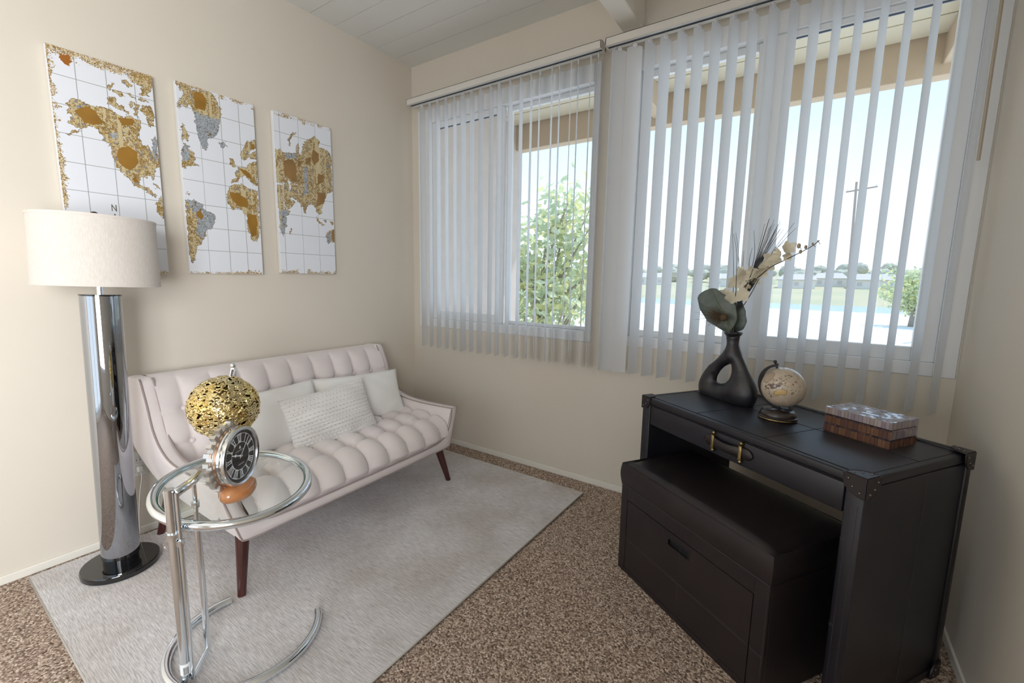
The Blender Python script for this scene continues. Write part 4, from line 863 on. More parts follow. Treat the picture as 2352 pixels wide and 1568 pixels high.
# gear
bm = bmesh.new(); nt = 24; ro, ri = .119, .103
prof = []
for i in range(nt):
    a = 2*PI*i/nt; w_ = 2*PI/nt
    for (da, rr) in ((0, ri), (.10, ri), (.18, ro), (.60, ro), (.70, ri), (.98, ri)): prof.append((a+da*w_, rr))
f0, b0_ = -.010, -.028
loops = []
for x_, inner_ in ((b0_, True), (b0_, False), (f0, False), (f0, True)):
    loops.append([bm.verts.new((x_, (.080 if inner_ else rr)*math.sin(a), CH+(.080 if inner_ else rr)*math.cos(a))) for a, rr in prof])
for A_, B_ in zip(loops, loops[1:]+loops[:1]):
    for k in range(len(prof)): k2 = (k+1) % len(prof); bm.faces.new((A_[k], A_[k2], B_[k2], B_[k]))
from_bm('gear_wheel', bm, M['alum'], clk)
tube('clock_stem', [(-.010, 0, .030), (-.040, 0, .045)], .012, M['alum'], clk, 12)
lathe('gear_hub', [(0, -.029), (.085, -.029), (.085, -.010), (0, -.010)], M['alum'], clk, 40, MX)
# ------------------------------------------------------------------ gold globe
gb = hitp(512, 1096, TC+TN*.010, TN)
nv3 = Vector((CAM[0]-gb.x, CAM[1]-gb.y, 0)).normalized()
gc = hitp(515, 934, gb, nv3); RG = .112
g = thing('gold_globe', 'hammered gold openwork globe on a chrome arc stand behind the clock', 'globe', gb)
bm = bmesh.new(); bmesh.ops.create_icosphere(bm, subdivisions=7, radius=1)
from mathutils import noise as mn
dele = []
ed = Matrix.Rotation(.25, 3, 'X')
for v in bm.verts:
    p = v.co.normalized(); q = Vector((p.x*3.4, p.y*3.4, p.z*6.0))+Vector((3.1, 1.7, .4))
    n1 = mn.noise(q*1.45); n2 = mn.noise(q*3.0+Vector((5, 2, 8))); st_ = lambda n_: max(-1, min(1, n_*22))
    v.co = p*RG*(1+.014*st_(n1)+.006*st_(n2-.25)+.004*st_(n1-.28))
vals = {}
for f in bm.faces:
    p = f.calc_center_median().normalized(); q = Vector((p.x*3.4, p.y*3.4, p.z*6.6))
    a_ = mn.noise(q*2.2+Vector((9, 4, 2))); b_ = mn.noise(q*4.6+Vector((1, 7, 3)))
    if a_ > .33 or (b_ > .38): dele.append(f)
bmesh.ops.delete(bm, geom=dele, context='FACES')
loose = [v for v in bm.verts if not v.link_faces]; bmesh.ops.delete(bm, geom=loose, context='VERTS')
bmesh.ops.rotate(bm, matrix=Matrix.Rotation(math.radians(15), 3, nv3), verts=bm.verts)
bmesh.ops.translate(bm, vec=gc, verts=bm.verts)
goldm = mat('hammered_gold', (.78, .58, .22), .16, 1, noise=(11, 2), col2=(.74, .66, .42))
o = wp(from_bm('globe_shell', bm, goldm, g, True)); sharp(o, 22); sm = o.modifiers.new('thickness', 'SOLIDIFY'); sm.thickness = .003; sm.offset = -1
bm = bmesh.new(); gg = bmesh.ops.create_icosphere(bm, subdivisions=4, radius=RG*.955); bmesh.ops.translate(bm, vec=gc, verts=bm.verts)
wp(from_bm('inner_ball', bm, mat('dark_bronze', (.10, .07, .03), .35, 1), g, True))
right = Vector((.827, .562, 0)); ax_ = (Vector((0, 0, 1))*math.cos(.27)+right*math.sin(.27)).normalized(); side_ = (right*.22-nv3*.97); side_ = (side_-ax_*side_.dot(ax_)).normalized()
ra_ = RG*1.27
wp(tube('arc_arm', [gc+ax_*ra_*math.cos(t_)+side_*ra_*math.sin(t_) for t_ in np.linspace(0.02, PI-.02, 40)], .0058, M['chrome'], g, 12))
wp(tube('axis_pin', [gc+ax_*RG*.98, gc+ax_*ra_*1.02], .0048, M['chrome'], g, 12)); wp(tube('axis_pin', [gc-ax_*RG*.98, gc-ax_*ra_*1.02], .004, M['chrome'], g, 10))
bm = bmesh.new(); q_ = bmesh.ops.create_uvsphere(bm, u_segments=20, v_segments=12, radius=.009); bmesh.ops.translate(bm, vec=gc+ax_*(ra_+.016), verts=bm.verts); wp(from_bm('finial', bm, M['chrome'], g, True))
foot = Vector((gb.x, gb.y, gb.z))
low = gc-ax_*ra_
wp(lathe('stand_column', [(0, 0), (.040, 0), (.040, .004), (.018, .012), (.014, .05), (.012, max(.07, low.z-gb.z+.01)), (0, max(.07, low.z-gb.z+.01))], M['chrome2'], g, 32, Matrix.Translation(foot)))
wp(tube('stand_arm', [Vector((foot.x, foot.y, low.z)), low], .006, M['chrome'], g, 10))
# ------------------------------------------------------------------ trunk desk
DA = math.radians(-33.17); DO = Vector((2.095, -.554, 0)); du = Vector((math.cos(DA), math.sin(DA), 0)); dv = Vector((-du.y, du.x, 0))
def D(u, v, z): return DO+du*u+dv*v+Vector((0, 0, z))
dk = thing('trunk_desk', 'dark leather trunk-style desk with riveted corners and a strap handle drawer', 'desk', DO, DA)
DW, DD, DH = .928, .533, .786
bm = bmesh.new(); bx(bm, -.002, DW+.002, -.002, DD+.002, .757, DH, bev=.007, seg=3); sharp(from_bm('top', bm, M['leather'], dk), 50)
for a_, b__ in ((0, .050), (DW-.050, DW)):
    bm = bmesh.new(); bx(bm, a_, b__, 0, DD, .002, .756, bev=.004, seg=2); sharp(from_bm('side_panel', bm, M['leather'], dk), 50)
bm = bmesh.new(); bx(bm, .054, DW-.054, .0015, .48, .664, .752, bev=.003, seg=2); dr = from_bm('drawer', bm, M['leather'], dk); sharp(dr, 50)
box('apron', (.050, DW-.050, .480, .515, .66, .757), M['leather'], dk, bev=.003)
box('shadow_gap', (.050, DW-.050, .006, .02, .750, .758), M['gap'], dk)
# handle on the drawer front
u0, u1 = .371, .585
def strap(t_):
    u = u0+(u1-u0)*t_; k_ = max(0, 1-((u-.478)/.066)**2); return u, -.0030-.016*k_**.8, .714-.004*t_*0
vs_, fs = [], []
NS = 36
for i in range(NS+1):
    u, v, z = strap(i/NS); k_ = max(0, 1-((u-.478)/.060)**2); hw = .021*(1-.22*k_)
    ends = min(1, (i/NS)/.14, (1-i/NS)/.14); hw *= math.sqrt(max(0, 1-(1-ends)**2)) if ends < 1 else 1
    for dz, dy in ((-hw, 0), (-hw*.9, -.003), (hw*.9, -.003), (hw, 0), (hw*.9, .002), (-hw*.9, .002)): vs_.append((u, v+dy, z+dz))
for i in range(NS):
    for k in range(6): fs.append((i*6+k, i*6+(k+1) % 6, (i+1)*6+(k+1) % 6, (i+1)*6+k))
hdl = mesh('handle_strap', vs_, fs, M['leather2'], dr, True)
for uu in (.418, .539):
    bm = bmesh.new(); bx(bm, uu-.0065, uu+.0065, -.013, -.006, .690, .738, bev=.0025, seg=2); bx(bm, uu-.0065, uu+.0065, -.012, .002, .688, .693); bx(bm, uu-.0065, uu+.0065, -.012, .002, .735, .740)
    sharp(from_bm('brass_loop', bm, M['brass'], dr), 50)
    for zz in (.681, .748):
        bm = bmesh.new(); q_ = bmesh.ops.create_uvsphere(bm, u_segments=14, v_segments=9, radius=.0068); bmesh.ops.translate(bm, vec=(uu, -.006, zz), verts=q_['verts']); tube_bm(bm, [(uu, .002, zz), (uu, -.004, zz)], .004, 8)
        from_bm('brass_stud', bm, M['brass'], dr, True)
# raised rim around the open back edge
bm = bmesh.new()
bx(bm, -.006, DW+.006, DD-.022, DD+.004, .772, DH+.005, bev=.004, seg=2)
for a_, b__ in ((-.006, .030), (DW-.030, DW+.006)): bx(bm, a_, b__, DD-.022, DD+.004, .002, .775, bev=.004, seg=2)
sharp(from_bm('edge_trim', bm, M['leather2'], dk), 50)
bm = bmesh.new()
bm.free()
for a_, b__ in ((-.0035, .045), (DW-.045, DW+.0035)): box('plinth', (a_, b__, -.004, DD+.003, .002, .030), M['leather2'], dk, bev=.004, seg=2)
# stitched seams (fine raised thread lines)
def seams(name, parent, segs, mt_=None, r_=.0007):
    for a, b in segs:
        bm = bmesh.new(); tube_bm(bm, [a, b], r_, 4); from_bm(name, bm, mt_ or M['stitch'], parent)
zt2 = DH+.0002
sg = [((.30, .02, zt2), (.30, DD-.03, zt2)), ((.60, .02, zt2), (.60, DD-.03, zt2)), ((.02, .29, zt2), (DW-.02, .29, zt2)), ((.02, .018, zt2), (DW-.02, .018, zt2)), ((.02, .023, zt2), (DW-.02, .023, zt2)), ((DW-.02, .018, zt2), (DW-.02, DD-.03, zt2)), ((.02, .018, zt2), (.02, DD-.03, zt2))]
seams('seam', dk, sg, M['gap'], .0009)
sg = []
for uu in (DW-.036, DW-.014): sg.append(((uu, -.0003, .03), (uu, -.0003, .70)))
for zz in (.59, .32): sg += [((DW-.049, -.0003, zz), (DW-.036, -.0003, zz)), ((DW-.049, -.0003, zz-.006), (DW-.036, -.0003, zz-.006))]
for vv_ in (.30,): sg += [((DW+.0003, vv_, .05), (DW+.0003, vv_, .74))]
sg += [((.014, -.0003, .03), (.014, -.0003, .70)), ((.036, -.0003, .03), (.036, -.0003, .70))]
seams('seam', dk, sg)
# riveted corner guards
def guard(ux, vy, z0, su, sv, sz, R_=.058):
    bm = bmesh.new(); rv = bmesh.new()
    faces = [((su, 0, 0), (0, 0, sz), (0, -sv, 0)), ((0, sv, 0), (0, 0, sz), (-su, 0, 0)), ((su, 0, 0), (0, sv, 0), (0, 0, -sz))]
    c0 = Vector((ux, vy, z0))
    for a, b, n_ in faces:
        a, b, n_ = Vector(a), Vector(b), Vector(n_); R2 = R_*(.92 if abs(n_.z) > 0 else 1.0)
        pts = [Vector((0, 0, 0))]+[a*R2*math.cos(t_)**.8+b*R2*math.sin(t_)**.8 for t_ in np.linspace(0, PI/2, 13)]
        lo_ = [bm.verts.new(c0+p-n_*.001) for p in pts]; hi_ = [bm.verts.new(c0+p*.985+n_*.0028) for p in pts]
        bm.faces.new(hi_); bm.faces.new(lo_[::-1])
        for k in range(len(pts)): k2 = (k+1) % len(pts); bm.faces.new((lo_[k], lo_[k2], hi_[k2], hi_[k]))
        for t_ in (.30, .80, 1.28):
            p = c0+(a*math.cos(t_)+b*math.sin(t_))*R2*.76+n_*.0028
            q_ = bmesh.ops.create_uvsphere(rv, u_segments=10, v_segments=6, radius=.0036); bmesh.ops.translate(rv, vec=p, verts=q_['verts'])
        tube_bm(rv if False else bm, [c0+a*R2*.94*math.cos(t_)**.8+b*R2*.94*math.sin(t_)**.8+n_*.0030 for t_ in np.linspace(0.03, PI/2-.03, 12)], .0009, 4)
    gq = from_bm('corner_guard', bm, M['leather2'], dk); from_bm('rivet', rv, M['rivet'], gq, True)
e_ = .0025
guard(-e_, -e_, DH+e_*.4, 1, 1, -1); guard(DW+e_, -e_, DH+e_*.4, -1, 1, -1, .062)
guard(DW+.008, DD+.006, DH+.007, -1, -1, -1); guard(-.008, DD+.006, DH+.007, 1, -1, -1)
guard(DW+.008, DD+.006, .001, -1, -1, 1, .055); guard(DW+e_*1.8, -e_*1.8, .001, -1, 1, 1, .055); guard(-e_*1.8, -e_*1.8, .001, 1, 1, 1, .055)
# ------------------------------------------------------------------ storage bench pushed under the desk
bn = thing('storage_bench', 'black-brown leather storage bench tucked under the trunk desk', 'bench', DO, DA)
bu0, bu1, bv0, bv1 = .056, .787, -.136, .270
bm = bmesh.new(); bx(bm, bu0, bu1, bv0+.012, bv1, .001, .403, bev=.003); 
from_bm('body', bm, M['leather2'], bn)
# front frame around the drawer, drawer front with an open slot grip
du0, du1, dz0, dz1 = .102, .733, .024, .342
bm = bmesh.new()
for d in [(bu0, du0-.003, bv0, bv0+.014, .001, .403), (du1+.003, bu1, bv0, bv0+.014, .001, .403), (du0-.003, du1+.003, bv0, bv0+.014, dz1+.003, .403), (du0-.003, du1+.003, bv0, bv0+.014, .001, dz0-.003)]: bx(bm, *d, bev=.001)
from_bm('front_frame', bm, M['leather2'], bn)
box('shadow_gap', (du0-.004, du1+.004, bv0+.0105, bv0+.0125, dz0-.004, dz1+.004), M['gap'], bn)
su0, su1, sz0, sz1 = .360, .464, .288, .313
bm = bmesh.new()
for d in [(du0, su0, bv0+.001, bv0+.012, dz0, dz1), (su1, du1, bv0+.001, bv0+.012, dz0, dz1), (su0, su1, bv0+.001, bv0+.012, dz0, sz0), (su0, su1, bv0+.001, bv0+.012, sz1, dz1)]: bx(bm, *d)
bdr = from_bm('drawer_front', bm, M['leather2'], bn)
box('slot_grip', (su0-.004, su1+.004, bv0-.0005, bv0+.0012, sz1, sz1+.004), M['leather'], bdr); box('slot_grip', (su0-.004, su1+.004, bv0-.0005, bv0+.0012, sz0-.004, sz0), M['leather'], bdr)
box('slot_grip', (su0-.004, su0, bv0-.0005, bv0+.0012, sz0, sz1), M['leather'], bdr); box('slot_grip', (su1, su1+.004, bv0-.0005, bv0+.0012, sz0, sz1), M['leather'], bdr)
f_ = bv0+.0008; f2 = bv0-.0003
seams('seam', bn, [((du0+.002, f_, .164), (du1-.002, f_, .164)), ((du0+.002, f_, .159), (du1-.002, f_, .159)), ((.4225, f_, dz0), (.4225, f_, dz1-.03)), ((du1+.004, f2, .164), (bu1-.004, f2, .164)), ((du1+.004, f2, .159), (bu1-.004, f2, .159)), ((bu1-.006, f2, .01), (bu1-.006, f2, .40)), ((bu0+.006, f2, .01), (bu0+.006, f2, .40))])
# padded lid with soft edges and creases
nu, nv_ = 80, 44
vs_, fs = [], []
def pad(u, v, top_):
    return 0
bm = bmesh.new(); bx(bm, bu0-.001, bu1+.001, bv0-.001, bv1, .405, .508)
bmesh.ops.subdivide_edges(bm, edges=bm.edges, cuts=20, use_grid_fill=True)
cu, cv = (bu0+bu1)/2, (bv0+bv1)/2; hu, hv = (bu1-bu0)/2, (bv1-bv0)/2
for v in bm.verts:
    a, b = (v.co.x-cu)/hu, (v.co.y-cv)/hv; z = v.co.z; tz = (z-.405)/.103
    rnd = .018*tz**3
    da, db = hu*(1-abs(a)), hv*(1-abs(b))
    side = min(da, db)
    if z > .506:
        v.co.z = .508+.014*(1-a**4)*(1-b**4)-.012*max(0, 1-side/.02)**2+.0022*math.sin(23*a+9*b)*max(0, 1-abs(b+.9)/.5)+.0015*math.sin(41*a-13*b)*max(0, 1-abs(b+.8)/.4)
    bulge_ = .006*math.sin(PI*min(1, tz))
    if da < 1e-5: v.co.x += (bulge_-(.010 if z > .506 else 0))*(1 if a > 0 else -1)
    if db < 1e-5: v.co.y += (bulge_-(.010 if z > .506 else 0))*(1 if b > 0 else -1)
o = from_bm('padded_lid', bm, M['leather2'], bn, True); sharp(o, 60)
tube('lid_seam', [(bu0, bv0-.002, .406), (bu1, bv0-.002, .406)], .0014, M['stitch'], bn, 5); tube('lid_seam', [(bu1+.002, bv0, .406), (bu1+.002, bv1, .406)], .0012, M['gap'], bn, 5)
tube('lid_welt', [(bu1-.003, bv0+.003, .408), (bu1+.001, bv0-.001, .45), (bu1-.004, bv0+.004, .500)], .0022, M['leather2'], bn, 6)
# ------------------------------------------------------------------ looped vase
VO = D(0, .315, 0); z0d = DH+.001
def vpx(a, b): return (1560+a/4.614, 640+b/4.614)
def on(px, py, v=0.0): return hitp(px, py, VO+dv*v, dv)
OUT = [(495, 565), (505, 600), (518, 650), (516, 700), (500, 750), (465, 790), (420, 840), (370, 885), (320, 925), (275, 985), (240, 1045), (215, 1110), (212, 1170), (228, 1220), (262, 1265), (310, 1300), (370, 1330), (440, 1352), (520, 1368), (600, 1385), (660, 1390), (710, 1378), (760, 1340), (795, 1290), (814, 1230), (814, 1170), (795, 1110), (765, 1050), (730, 980), (695, 900), (660, 820), (635, 750), (622, 700), (624, 650), (640, 600), (652, 565)]
HOLE = [(550, 890), (510, 900), (470, 925), (430, 965), (400, 1015), (388, 1060), (390, 1095), (415, 1120), (455, 1128), (500, 1122), (532, 1090), (552, 1045), (563, 990), (564, 930), (560, 900)]
gy, gx = np.mgrid[570:1390:7, 205:820:7]; gx = gx.astype(float); gy = gy.astype(float)
ins = inpoly(gx, gy, OUT) & ~inpoly(gx, gy, HOLE)
def segdist(X, Y, poly):
    d = np.full(X.shape, 1e9)
    for (x0, y0), (x1, y1) in zip(poly, poly[1:]+poly[:1]):
        t_ = np.clip(((X-x0)*(x1-x0)+(Y-y0)*(y1-y0))/((x1-x0)**2+(y1-y0)**2), 0, 1); d = np.minimum(d, np.hypot(X-x0-t_*(x1-x0), Y-y0-t_*(y1-y0)))
    return d
dist = np.minimum(segdist(gx, gy, OUT), segdist(gx, gy, HOLE)); px1, py1, d1 = gx[ins], gy[ins], dist[ins]
keep = []
for i in np.argsort(-d1):
    if d1[i] < 16: break
    q_ = [(px1[k], py1[k], d1[k]) for k in keep]
    if any(d1[k]-d1[i] > .90*math.hypot(px1[k]-px1[i], py1[k]-py1[i]) for k in keep): continue
    if any(math.hypot(px1[k]-px1[i], py1[k]-py1[i]) < 9 for k in keep): continue
    keep.append(i)
bm = bmesh.new()
ico = bmesh.new(); bmesh.ops.create_icosphere(ico, subdivisions=3, radius=1); ICV = [v.co.copy() for v in ico.verts]; ICF = [[v.index for v in f.verts] for f in ico.faces]; ico.free()
for i in keep:
    a, b, r = float(px1[i]), float(py1[i]), float(d1[i])+2
    p = on(*vpx(a, b)); R_ = (on(*vpx(a+r, b))-p).length
    k_ = .95 if b < 760 else (.62 if b > 1000 else .62+.33*(1000-b)/240)
    vv = [bm.verts.new(p+du*c_.x*R_*.98+Vector((0, 0, 1))*c_.z*R_*.98+dv*c_.y*min(R_*k_, .050)) for c_ in ICV]
    for f in ICF: bm.faces.new([vv[j] for j in f])
me = bpy.data.meshes.new('tmp'); bm.to_mesh(me); bm.free(); tmp = bpy.data.objects.new('tmp', me); C.objects.link(tmp)
md = tmp.modifiers.new('r', 'REMESH'); md.mode = 'VOXEL'; md.voxel_size = .0028; md.use_smooth_shade = True
md2 = tmp.modifiers.new('s', 'SMOOTH'); md2.iterations = 12; md2.factor = .6
dg = bpy.context.evaluated_depsgraph_get(); me2 = bpy.data.meshes.new_from_object(tmp.evaluated_get(dg)); bpy.data.objects.remove(tmp)
zm = min(v.co.z for v in me2.vertices)
for v in me2.vertices:
    v.co.z += z0d-zm-.004 if False else 0
    if v.co.z < z0d: v.co.z = z0d
me2.polygons.foreach_set('use_smooth', [True]*len(me2.polygons)); me2.materials.clear(); me2.materials.append(M['ceramic']); me2.name = 'body'
vz = thing('looped_vase', 'matte black ceramic vase with a teardrop hole, holding dried flowers', 'vase', on(*vpx(560, 1380)))
vz.location.z = DH
wp(link(bpy.data.objects.new('body', me2), vz))
nt_ = on(*vpx(574, 572)); rn = (on(*vpx(574+80, 572))-nt_).length
wp(lathe('rim', [(rn*.62, -.030), (rn*.68, -.016), (rn*1.0, .000), (rn*.97, .003), (rn*.84, -.002), (rn*.62, -.020), (0, -.022)], M['ceramic'], vz, 32, Matrix.Translation(nt_-Vector((0, 0, .001)))))
mouth = nt_+Vector((0, 0, -.012))
# ------------------------------------------------------------------ flowers in the vase
def fp(a, b, v=0.0): return on(1540+a/3.137, 480+b/3.137, v)
def root(name, label, cat): return thing(name, label, cat, mouth)
stemm = mat('brown_stem', (.07, .05, .04), .6); green = mat('olive_stem', (.16, .19, .08), .6)
leafm = mat('grey_green_leaf', (.10, .125, .11), .38, noise=(30, 2), col2=(.14, .17, .155), bump=(160, .2, .001)); rib = mat('leaf_midrib', (.15, .18, .10), .5)
orc = root('orchid_spray', 'cream orchid spray arching right out of the black vase', 'flower')
def st(pts, v0, v1, r_, mt_, par, name='stem', rt=None):
    P = smoothpath([mouth]+[fp(a, b, v0+(v1-v0)*i/len(pts)) for i, (a, b) in enumerate(pts)], 5); n_ = len(P)
    return wp(tube(name, P, [r_*(1-.6*i/n_) for i in range(n_)], mt_, par, 6))
st([(462, 760), (475, 700), (500, 620), (540, 550), (620, 500), (720, 420), (820, 370), (900, 330), (980, 290), (1030, 260), (1075, 225)], 0, -.05, .0028, stemm, orc)
st([(470, 720), (520, 700), (580, 610), (640, 500), (690, 455)], .02, .0, .0024, stemm, orc)
def petal(p, d, nrm, L_, w_, bm, cup=.3):
    s = d.cross(nrm).normalized(); rows_ = []
    for i in range(5):
        t_ = i/4; wid = w_*math.sin(PI*min(.97, .10+.86*t_))**.8; lift = cup*L_*t_*t_
        rows_.append([bm.verts.new(p+d*L_*t_+s*wid*k_+nrm*(lift+abs(k_)*wid*.35)) for k_ in (-1, -.5, 0, .5, 1)])
    for a, b in zip(rows_[:-1], rows_[1:]):
        for k in range(4): bm.faces.new((a[k], a[k+1], b[k+1], b[k]))
rr_ = random.Random(11)
BL = [(400, 612, 34, .02), (445, 640, 42, -.01), (462, 522, 36, .01), (500, 500, 40, .03), (535, 565, 44, 0), (540, 475, 48, .02), (530, 622, 46, -.02), (592, 455, 42, 0), (640, 450, 48, -.02), (690, 400, 44, 0), (735, 360, 50, -.02), (785, 335, 50, -.03), (840, 285, 44, -.03), (845, 335, 30, -.03), (520, 450, 34, .03), (600, 500, 34, .02)]
for (a, b, r, v) in BL:
    p = fp(a, b, v); R_ = (fp(a+r, b, v)-p).length; bm = bmesh.new()
    nrm = (Vector(CAM)-p).normalized()+Vector((rr_.uniform(-.7, .7), rr_.uniform(-.5, .5), rr_.uniform(-.6, .5))); nrm.normalize()
    t0 = nrm.orthogonal().normalized(); ph = rr_.uniform(0, 6)
    for k in range(5):
        d = Matrix.Rotation(ph+k*2*PI/5, 3, nrm) @ t0; petal(p, d, nrm, R_*1.15*rr_.uniform(.75, 1.15), R_*.52, bm, rr_.uniform(.1, .9))
    o = wp(from_bm('blossom', bm, M['petal'], orc, True))
for (a, b, r) in [(925, 265, 15), (975, 274, 12), (937, 307, 12), (1025, 250, 8), (1062, 231, 6), (700, 425, 10), (570, 560, 10)]:
    p = fp(a, b, -.04); R_ = (fp(a+r, b, -.04)-p).length; bm = bmesh.new(); g_ = bmesh.ops.create_icosphere(bm, subdivisions=2, radius=1)
    for v in g_['verts']: v.co = p+Vector((v.co.x*R_*.85, v.co.y*R_*.85, v.co.z*R_*1.25))
    q = fp(a+18, b+22, -.04) if a > 900 and b < 270 else fp(a-6, b+12, -.04); tube_bm(bm, [p, q], .0011, 5)
    wp(from_bm('bud', bm, mat('bud', (.42, .34, .24), .7) if a == 925 else bpy.data.materials['bud'], orc, True))
def leaf(name, label, outline, ribp, v, par=None):
    t = root(name, label, 'leaf'); R2 = [Vector(fp(a, b, v)) for a, b in ribp]; R2 = smoothpath(R2, 4); n_ = len(R2)
    A_, B_ = outline
    def rs(P): return resample(smoothpath([Vector(fp(a, b, v)) for a, b in P], 6), n_)
    LA, LB = rs(A_), rs(B_); X = np.zeros((n_, 13, 3)); tow = -dv
    for i in range(n_):
        for k in range(13):
            s = (k-6)/6; e_ = LA[i] if s < 0 else LB[i]; p = R2[i].lerp(e_, abs(s))
            p = p+tow*(.018*math.sin(PI*i/(n_-1))*(1-abs(s))+.0022*math.sin(26*i/(n_-1)+abs(s)*3)*abs(s)+.030*abs(s)*(s < 0)*(i/(n_-1)))
            X[i, k] = p
    o = grid('blade', X, leafm, t); wp(o); sl = o.modifiers.new('t', 'SOLIDIFY'); sl.thickness = .0008
    wp(tube('midrib', [R2[i]+tow*(.018*math.sin(PI*i/(n_-1))+.0012) for i in range(n_)], [.0034*(1-.6*(1-i/n_)) for i in range(n_)], rib, t, 6))
    return t
leaf('tropical_leaf', 'large folded grey-green leaf leaning left from the black vase', ([(285, 572), (240, 592), (204, 634), (212, 680), (240, 740), (285, 800), (330, 830), (400, 866), (425, 880)], [(292, 570), (335, 575), (385, 615), (440, 640), (470, 700), (480, 770), (465, 830), (440, 870), (432, 882)]), [(288, 574), (320, 610), (355, 665), (388, 730), (412, 800), (426, 880)], -.01)
leaf('tropical_leaf', 'smaller dark leaf standing behind the orchid stems in the vase', ([(500, 650), (470, 690), (452, 750), (445, 820), (455, 880)], [(505, 650), (530, 700), (546, 770), (545, 830), (515, 872), (470, 885)]), [(502, 655), (500, 720), (492, 790), (476, 850), (462, 885)], .035)
# grasses
gs = root('grass_spray', 'fan of dark dried grass blades rising above the orchids', 'grass')
GB = [((452, 620), (455, 400), (443, 85)), ((470, 600), (478, 330), (455, 180)), ((480, 560), (490, 330), (470, 170)), ((500, 560), (497, 420), (490, 330)), ((515, 520), (522, 400), (528, 300)), ((560, 500), (605, 330), (600, 155)), ((550, 500), (570, 360), (590, 280))]
for k in range(15): GB.append(((560+k*4, 520), (610+k*5, 380-k*3), (690+k*9+rr_.uniform(-15, 15), 150-rr_.uniform(0, 90))))
GB += [((640, 480), (760, 290), (905, 135)), ((640, 480), (740, 300), (893, 98)), ((600, 500), (720, 330), (830, 225))]
for k, (a, b, c) in enumerate(GB):
    v = rr_.uniform(-.01, .05); P = smoothpath([mouth, fp(462+rr_.uniform(-6, 10), 740, v*.4), fp(*a, v), fp(*b, v), fp(*c, v)], 5); n_ = len(P)
    wp(tube('grass_blade', P, [.0021*(1-i/n_)+.0004 for i in range(n_)], bpy.data.materials.get('dark_grass') or mat('dark_grass', (.045, .05, .055), .6), gs, 4))
# dried thistle
th = root('dried_thistle', 'brown bristly dried thistle head drooping at the left of the vase mouth', 'flower')
hd = fp(385, 780, -.05); st([(430, 850), (405, 800)], -.01, -.05, .0026, green, th)
bm = bmesh.new(); g_ = bmesh.ops.create_icosphere(bm, subdivisions=3, radius=.017)
for v in g_['verts']: v.co = hd+Vector(v.co)*(1+.1*math.sin(60*v.co.z/.017*.2+9*v.co.x/.017))
wp(from_bm('seed_head', bm, mat('thistle_brown', (.10, .065, .035), .8), th, True))
bm = bmesh.new()
for k in range(110):
    tgt = fp(rr_.gauss(285, 45), rr_.gauss(775, 40), -.05+rr_.gauss(0, .022)); mid_ = hd.lerp(tgt, .55)+Vector((rr_.gauss(0, .004), rr_.gauss(0, .004), rr_.gauss(.004, .004)))
    tube_bm(bm, [hd, mid_, tgt], [.0010, .0008, .0004], 3)
tag(wp(from_bm('bristles', bm, bpy.data.materials['thistle_brown'], th, True)), kind='stuff')
ys = root('yellow_sprig', 'tiny yellow twig at the left lip of the vase', 'twig'); st([(420, 872), (375, 858), (345, 850), (318, 845)], 0, -.02, .0022, mat('yellow_twig', (.62, .45, .06), .6), ys)
# ------------------------------------------------------------------ small antique globe
gb2 = hit(1786, 961, 2, DH); nv4 = Vector((CAM[0]-gb2.x, CAM[1]-gb2.y, 0)).normalized()
g2 = thing('desk_globe', 'small antique-style terrestrial globe on a dark turned base on the trunk desk', 'globe', (gb2.x, gb2.y, DH))
darkw = mat('dark_turned_wood', (.025, .016, .014), .28, coat=.4)
lathe('turned_base', [(0, 0), (.0655, 0), (.067, .004), (.067, .013), (.063, .016), (.0635, .020), (.061, .028), (.055, .036), (.050, .0385), (0, .040)], darkw, g2, 48)
lathe('gilt_line', [(.0672, .0045), (.0680, .0065), (.0672, .0085)], M['brass'], g2, 48)
c2 = hitp(1799, 889, gb2, nv4); R2_ = .0765
arr = np.ones((512, 1024, 3))*lin([196, 180, 160]); Vn, Un = np.mgrid[0:512, 0:1024]; Un = Un/1024.; Vn = Vn/512.
h_ = vnoise(512, 1024, 40, 77); arr *= (.88+.22*h_)[..., None]
wx = (vnoise(512, 1024, 90, 71)-.5)*.010; wy = (vnoise(512, 1024, 90, 72)-.5)*.014
def blotch(poly, col, edgec=(58, 40, 36)):
    m1 = inpoly(Un+wx, Vn+wy, poly); er = m1.copy()
    for a_ in (-3, 3): er &= np.roll(m1, a_, 0); er &= np.roll(m1, a_, 1)
    arr[m1 & er] = lin(col); arr[m1 & ~er] = lin(edgec)
cx0, cy0 = .5, .5   # centre of the side facing the room
aus = [(-.060, .02), (-.045, -.01), (-.030, -.018), (-.020, -.035), (-.006, -.038), (.000, -.020), (.010, -.012), (.016, -.040), (.024, -.015), (.040, .010), (.042, .040), (.028, .062), (.010, .060), (-.004, .042), (-.028, .045), (-.050, .055), (-.058, .04)]
blotch([(cx0-.015+a*1.0, cy0+.045+b*1.2) for a, b in aus], (206, 178, 118))
r_ = random.Random(4)
for k in range(110):
    if k < 26: a, b, s = r_.uniform(-.12, .03), r_.uniform(-.09, -.02), r_.uniform(.007, .017)
    else: a, b, s = r_.uniform(-.14, .16), r_.uniform(-.20, .12), r_.uniform(.003, .008)
    if abs(a+.0) < .05 and b > 0.0: continue
    pl = [(cx0+a+s*r_.uniform(.5, 1.3)*math.cos(t_)*1.2, cy0+b+s*r_.uniform(.5, 1.2)*math.sin(t_)) for t_ in np.linspace(0, 2*PI, 8)[:-1]]; blotch(pl, r_.choice([(150, 132, 128), (120, 96, 92), (176, 150, 120)]))
blotch([(cx0+.055, cy0+.10), (cx0+.075, cy0+.09), (cx0+.07, cy0+.13), (cx0+.055, cy0+.135)], (170, 150, 120))
